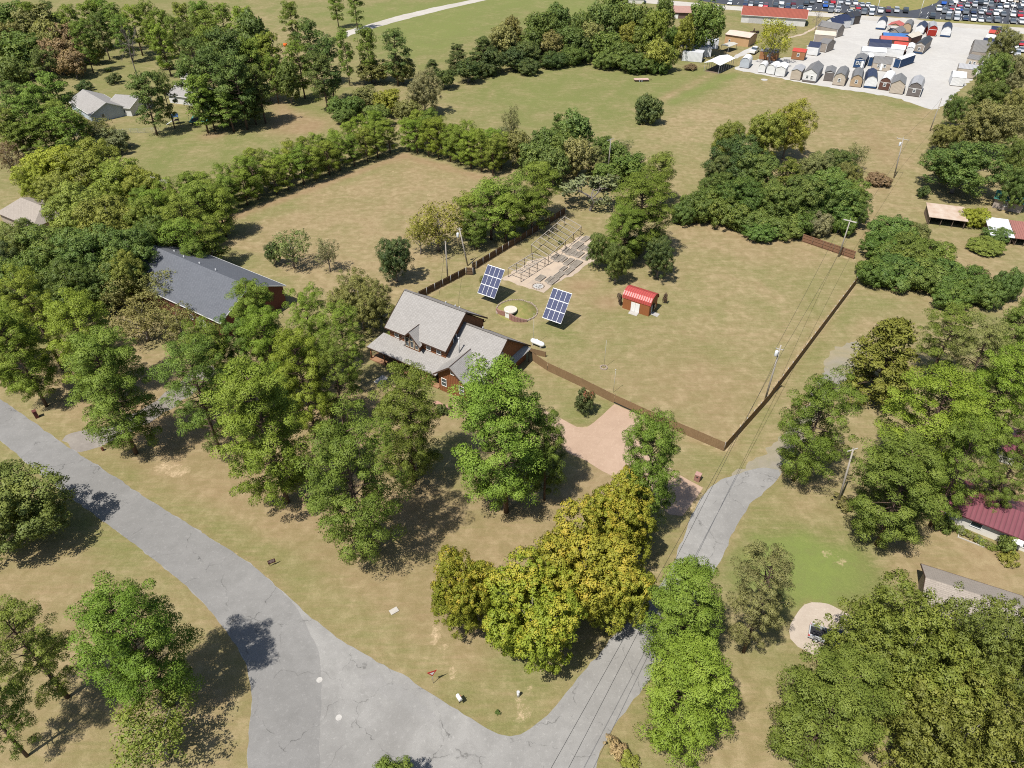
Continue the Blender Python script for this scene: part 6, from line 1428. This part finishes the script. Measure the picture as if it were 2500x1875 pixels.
# carports: open roofs on posts
def carport(name, label, pl_, pr_, D, h, rise, roofm, front=None, posts=6, slab=None):
    a, b = Vector(G(*pl_)), Vector(G(*pr_)); W_ = (b-a).length; ang = math.atan2(b.y-a.y, b.x-a.x); t = thing(name, label, 'carport', (a.x,a.y,0), ang)
    roofpart('roof', [[(-.3,-.3,h),(W_/2,-.3,h+rise),(W_/2,D+.3,h+rise),(-.3,D+.3,h)], [(W_+.3,-.3,h),(W_+.3,D+.3,h),(W_/2,D+.3,h+rise),(W_/2,-.3,h+rise)]], roofm, t, .1)
    for x in (.05, W_-.05):
        for i in range(posts):
            m = MB(); y = D*i/(posts-1); m.beam((x,y,0),(x,y,h),.12,.12); part('post', m, STEEL if front is None else WOODPOST, t)
    if front is not None: m = MB(); m.add([(0,0,h),(W_,0,h),(W_/2,0,h+rise-.12),(0,.12,h),(W_,.12,h),(W_/2,.12,h+rise-.12)], [(0,1,2),(5,4,3)]); part('gable_board', m, front, t)
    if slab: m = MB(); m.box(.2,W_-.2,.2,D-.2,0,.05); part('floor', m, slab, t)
    return t
carport('carport', 'tall white open carport in the meadow corner', Z5(875,962), Z5(1072,1000), 13, 3.3, .9, plain('white_metal_sheet', (.80,.80,.78), (.74,.74,.72), 1, .4, .4), None, 7, plain('brown_dirt', (.2,.15,.1)))  # floor slab is plain dark brown dirt
carport('carport', 'red roofed carport with tan gable in the shed lot back row', Z4(150,105), Z4(345,130), 7, 2.8, 1.2, shedmat('salmon','roof'), shedmat('tan','wall'), 3)
# containers, trailer homes and houses beyond the meadow
def container(label, pl_, pr_, D, h, m1):
    a, b = Vector(G(*pl_)), Vector(G(*pr_)); W_ = (b-a).length; t = thing('storage_container', label, 'container', (a.x,a.y,0), math.atan2(b.y-a.y,b.x-a.x))
    m = MB(); m.box(0,W_,0,D,.1,h); part('body', m, m1, t); m = MB(); m.box(.05,W_-.05,.05,D-.05,h+.003,h+.06); part('roof', m, plain('grey_flat_roof', (.55,.56,.58), (.45,.46,.48), .6), t)
    m = MB(); m.box(W_+.005,W_+.05,.2,D-.2,.2,h-.15); part('end_door', m, plain('dark_door', (.14,.15,.18)), t); return t
CW = banded('white_container_sheet', (.74,.75,.76), (.66,.67,.68), .5, True, .5, .3, .4, .04)
container('nearest white storage container beside the carport', Z5(575,822), Z5(845,847), 5, 3.7, CW)
container('middle white storage container', Z5(705,762), Z5(965,775), 5, 3.7, CW)
container('farthest white storage container under the leafy tree', Z5(800,655), Z5(1060,668), 5, 3.5, CW)
ck = carport('carport', 'small grey canopy beside the white containers', Z5(1100,690), Z5(1200,710), 7, 2.4, .3, plain('grey_canopy', (.5,.48,.42)), None, 2)
gabled('mobile_home', 'tan mobile home with pale roof beyond the containers', 'mobile home', G(*Z5(1150,588)), R(-36), 11., 9.5, 3.8, 4.8, plain('tan_siding', (.50,.32,.17), (.44,.27,.14), .6), plain('pale_pink_roof', (.60,.48,.40), (.5,.4,.33), .7), .3, wins=[('f',2.2,1.5,.8,1.0)])
gabled('mobile_home', 'blue grey mobile home hidden behind the leafy tree', 'mobile home', G(*Z5(640,640)), R(50), 12, 5, 2.8, 3.4, plain('blue_grey_siding', (.10,.13,.20), (.08,.1,.16), .6), plain('blue_grey_roof', (.30,.34,.40)), .3)
gabled('warehouse', 'long white building with rusty red roof beside the highway', 'warehouse', G(*Z5(1372,302)), R(-18), 30, 12, 3.6, 6.4, banded('white_metal_wall', (.70,.69,.66), (.62,.61,.58), .4, True), banded('rusty_red_roof', (.30,.085,.055), (.25,.07,.048), .6, True, .6), .5, trim=WHITE, doors=[('f',7,7,2.6,plain('grey_roller_door', (.5,.49,.47)))])
gabled('house', 'house with pinkish brown roof at the top behind the hedgerow', 'house', G(*Z5(432,248)), R(-8), 15, 10, 2.9, 4.9, brickmat('dark_brick', (.16,.09,.07), (.13,.07,.055), (.2,.18,.16)), plain('pinkish_shingle', (.36,.22,.18), (.3,.18,.15), 1), .5, doors=[('f',2.5,1.8,2.1,WHITE)])
gabled('house', 'pale building at the top edge behind the tallest hedgerow tree', 'house', G(1508, 8), R(-5), 14, 8, 2.8, 4.2, WHITEWALL, plain('white_roof', (.66,.64,.62)), .4)
# three-sided field shelter and flat trailer
t = leanto('field_shelter', 'small blue green open shelter at the edge of the meadow', (16.9, 318.9), R(2), 6.2, 4.0, 2.6, 2.1, plain('blue_green_tin', (.10,.20,.21), (.08,.16,.17), 1), plain('teal_tin_roof', (.13,.24,.26)), (.2, 3.1, 6.0)); t['category'] = 'shelter'
m = MB(); m.tube([(3.2,1.2,.45),(4.9,1.2,.45)], .6, 14); part('hay_bale', m, plain('pale_bale', (.4,.42,.42)), t)
t = thing('flatbed_trailer', 'pinkish flatbed trailer parked in the green meadow', 'trailer', (*G(1549, 200), 0), R(3))
m = MB(); m.box(0,5.6,0,2.2,.62,.78); part('deck', m, plain('faded_pink_boards', (.52,.36,.30), (.44,.3,.25), 1), t); m = MB(); m.box(.1,5.5,.0,.08,.5,.615); m.box(.1,5.5,2.12,2.2,.5,.615); part('frame', m, DARKTRIM, t)
for x in (1.9, 2.8):
    for y in (-.1, 2.3):
        wh = obj('wheel', wm_, t, (x, y, .38)); obj('rim', rm_, wh)
m = MB(); m.beam((5.6,1.1,.6),(7.0,1.1,.55),.12,.12); part('tow_bar', m, DARKTRIM, t)
t = thing('implement', 'dark farm implement beside the yellow green willow', 'implement', (*G(1842, 81), 0), R(20))
m = MB(); m.box(-2.2,2.2,-.5,.5,.5,.9); part('frame', m, DARKTRIM, t); m = MB(); m.tube([(-.6,0,.9),(-.4,0,2.1)], .3, 8); part('hopper', m, DARKTRIM, t)
for x in (-1.6, 1.6): obj('wheel', wm_, t, (x, -.6, .38)); obj('wheel', wm_, t, (x, .6, .38))
for i,(x, y) in enumerate([(1866,195)]):
    m = MB(); m.tube([(0,0,0),(0,0,.1)], 1.3, 10); o = part('gravel_pile', m, M_GRAVEL, None, loc=(*G(x,y),0)); tag(o, 'low pale stone pad in the grass before the arched sheds', 'stone pad'); o.name = 'stone_pad'
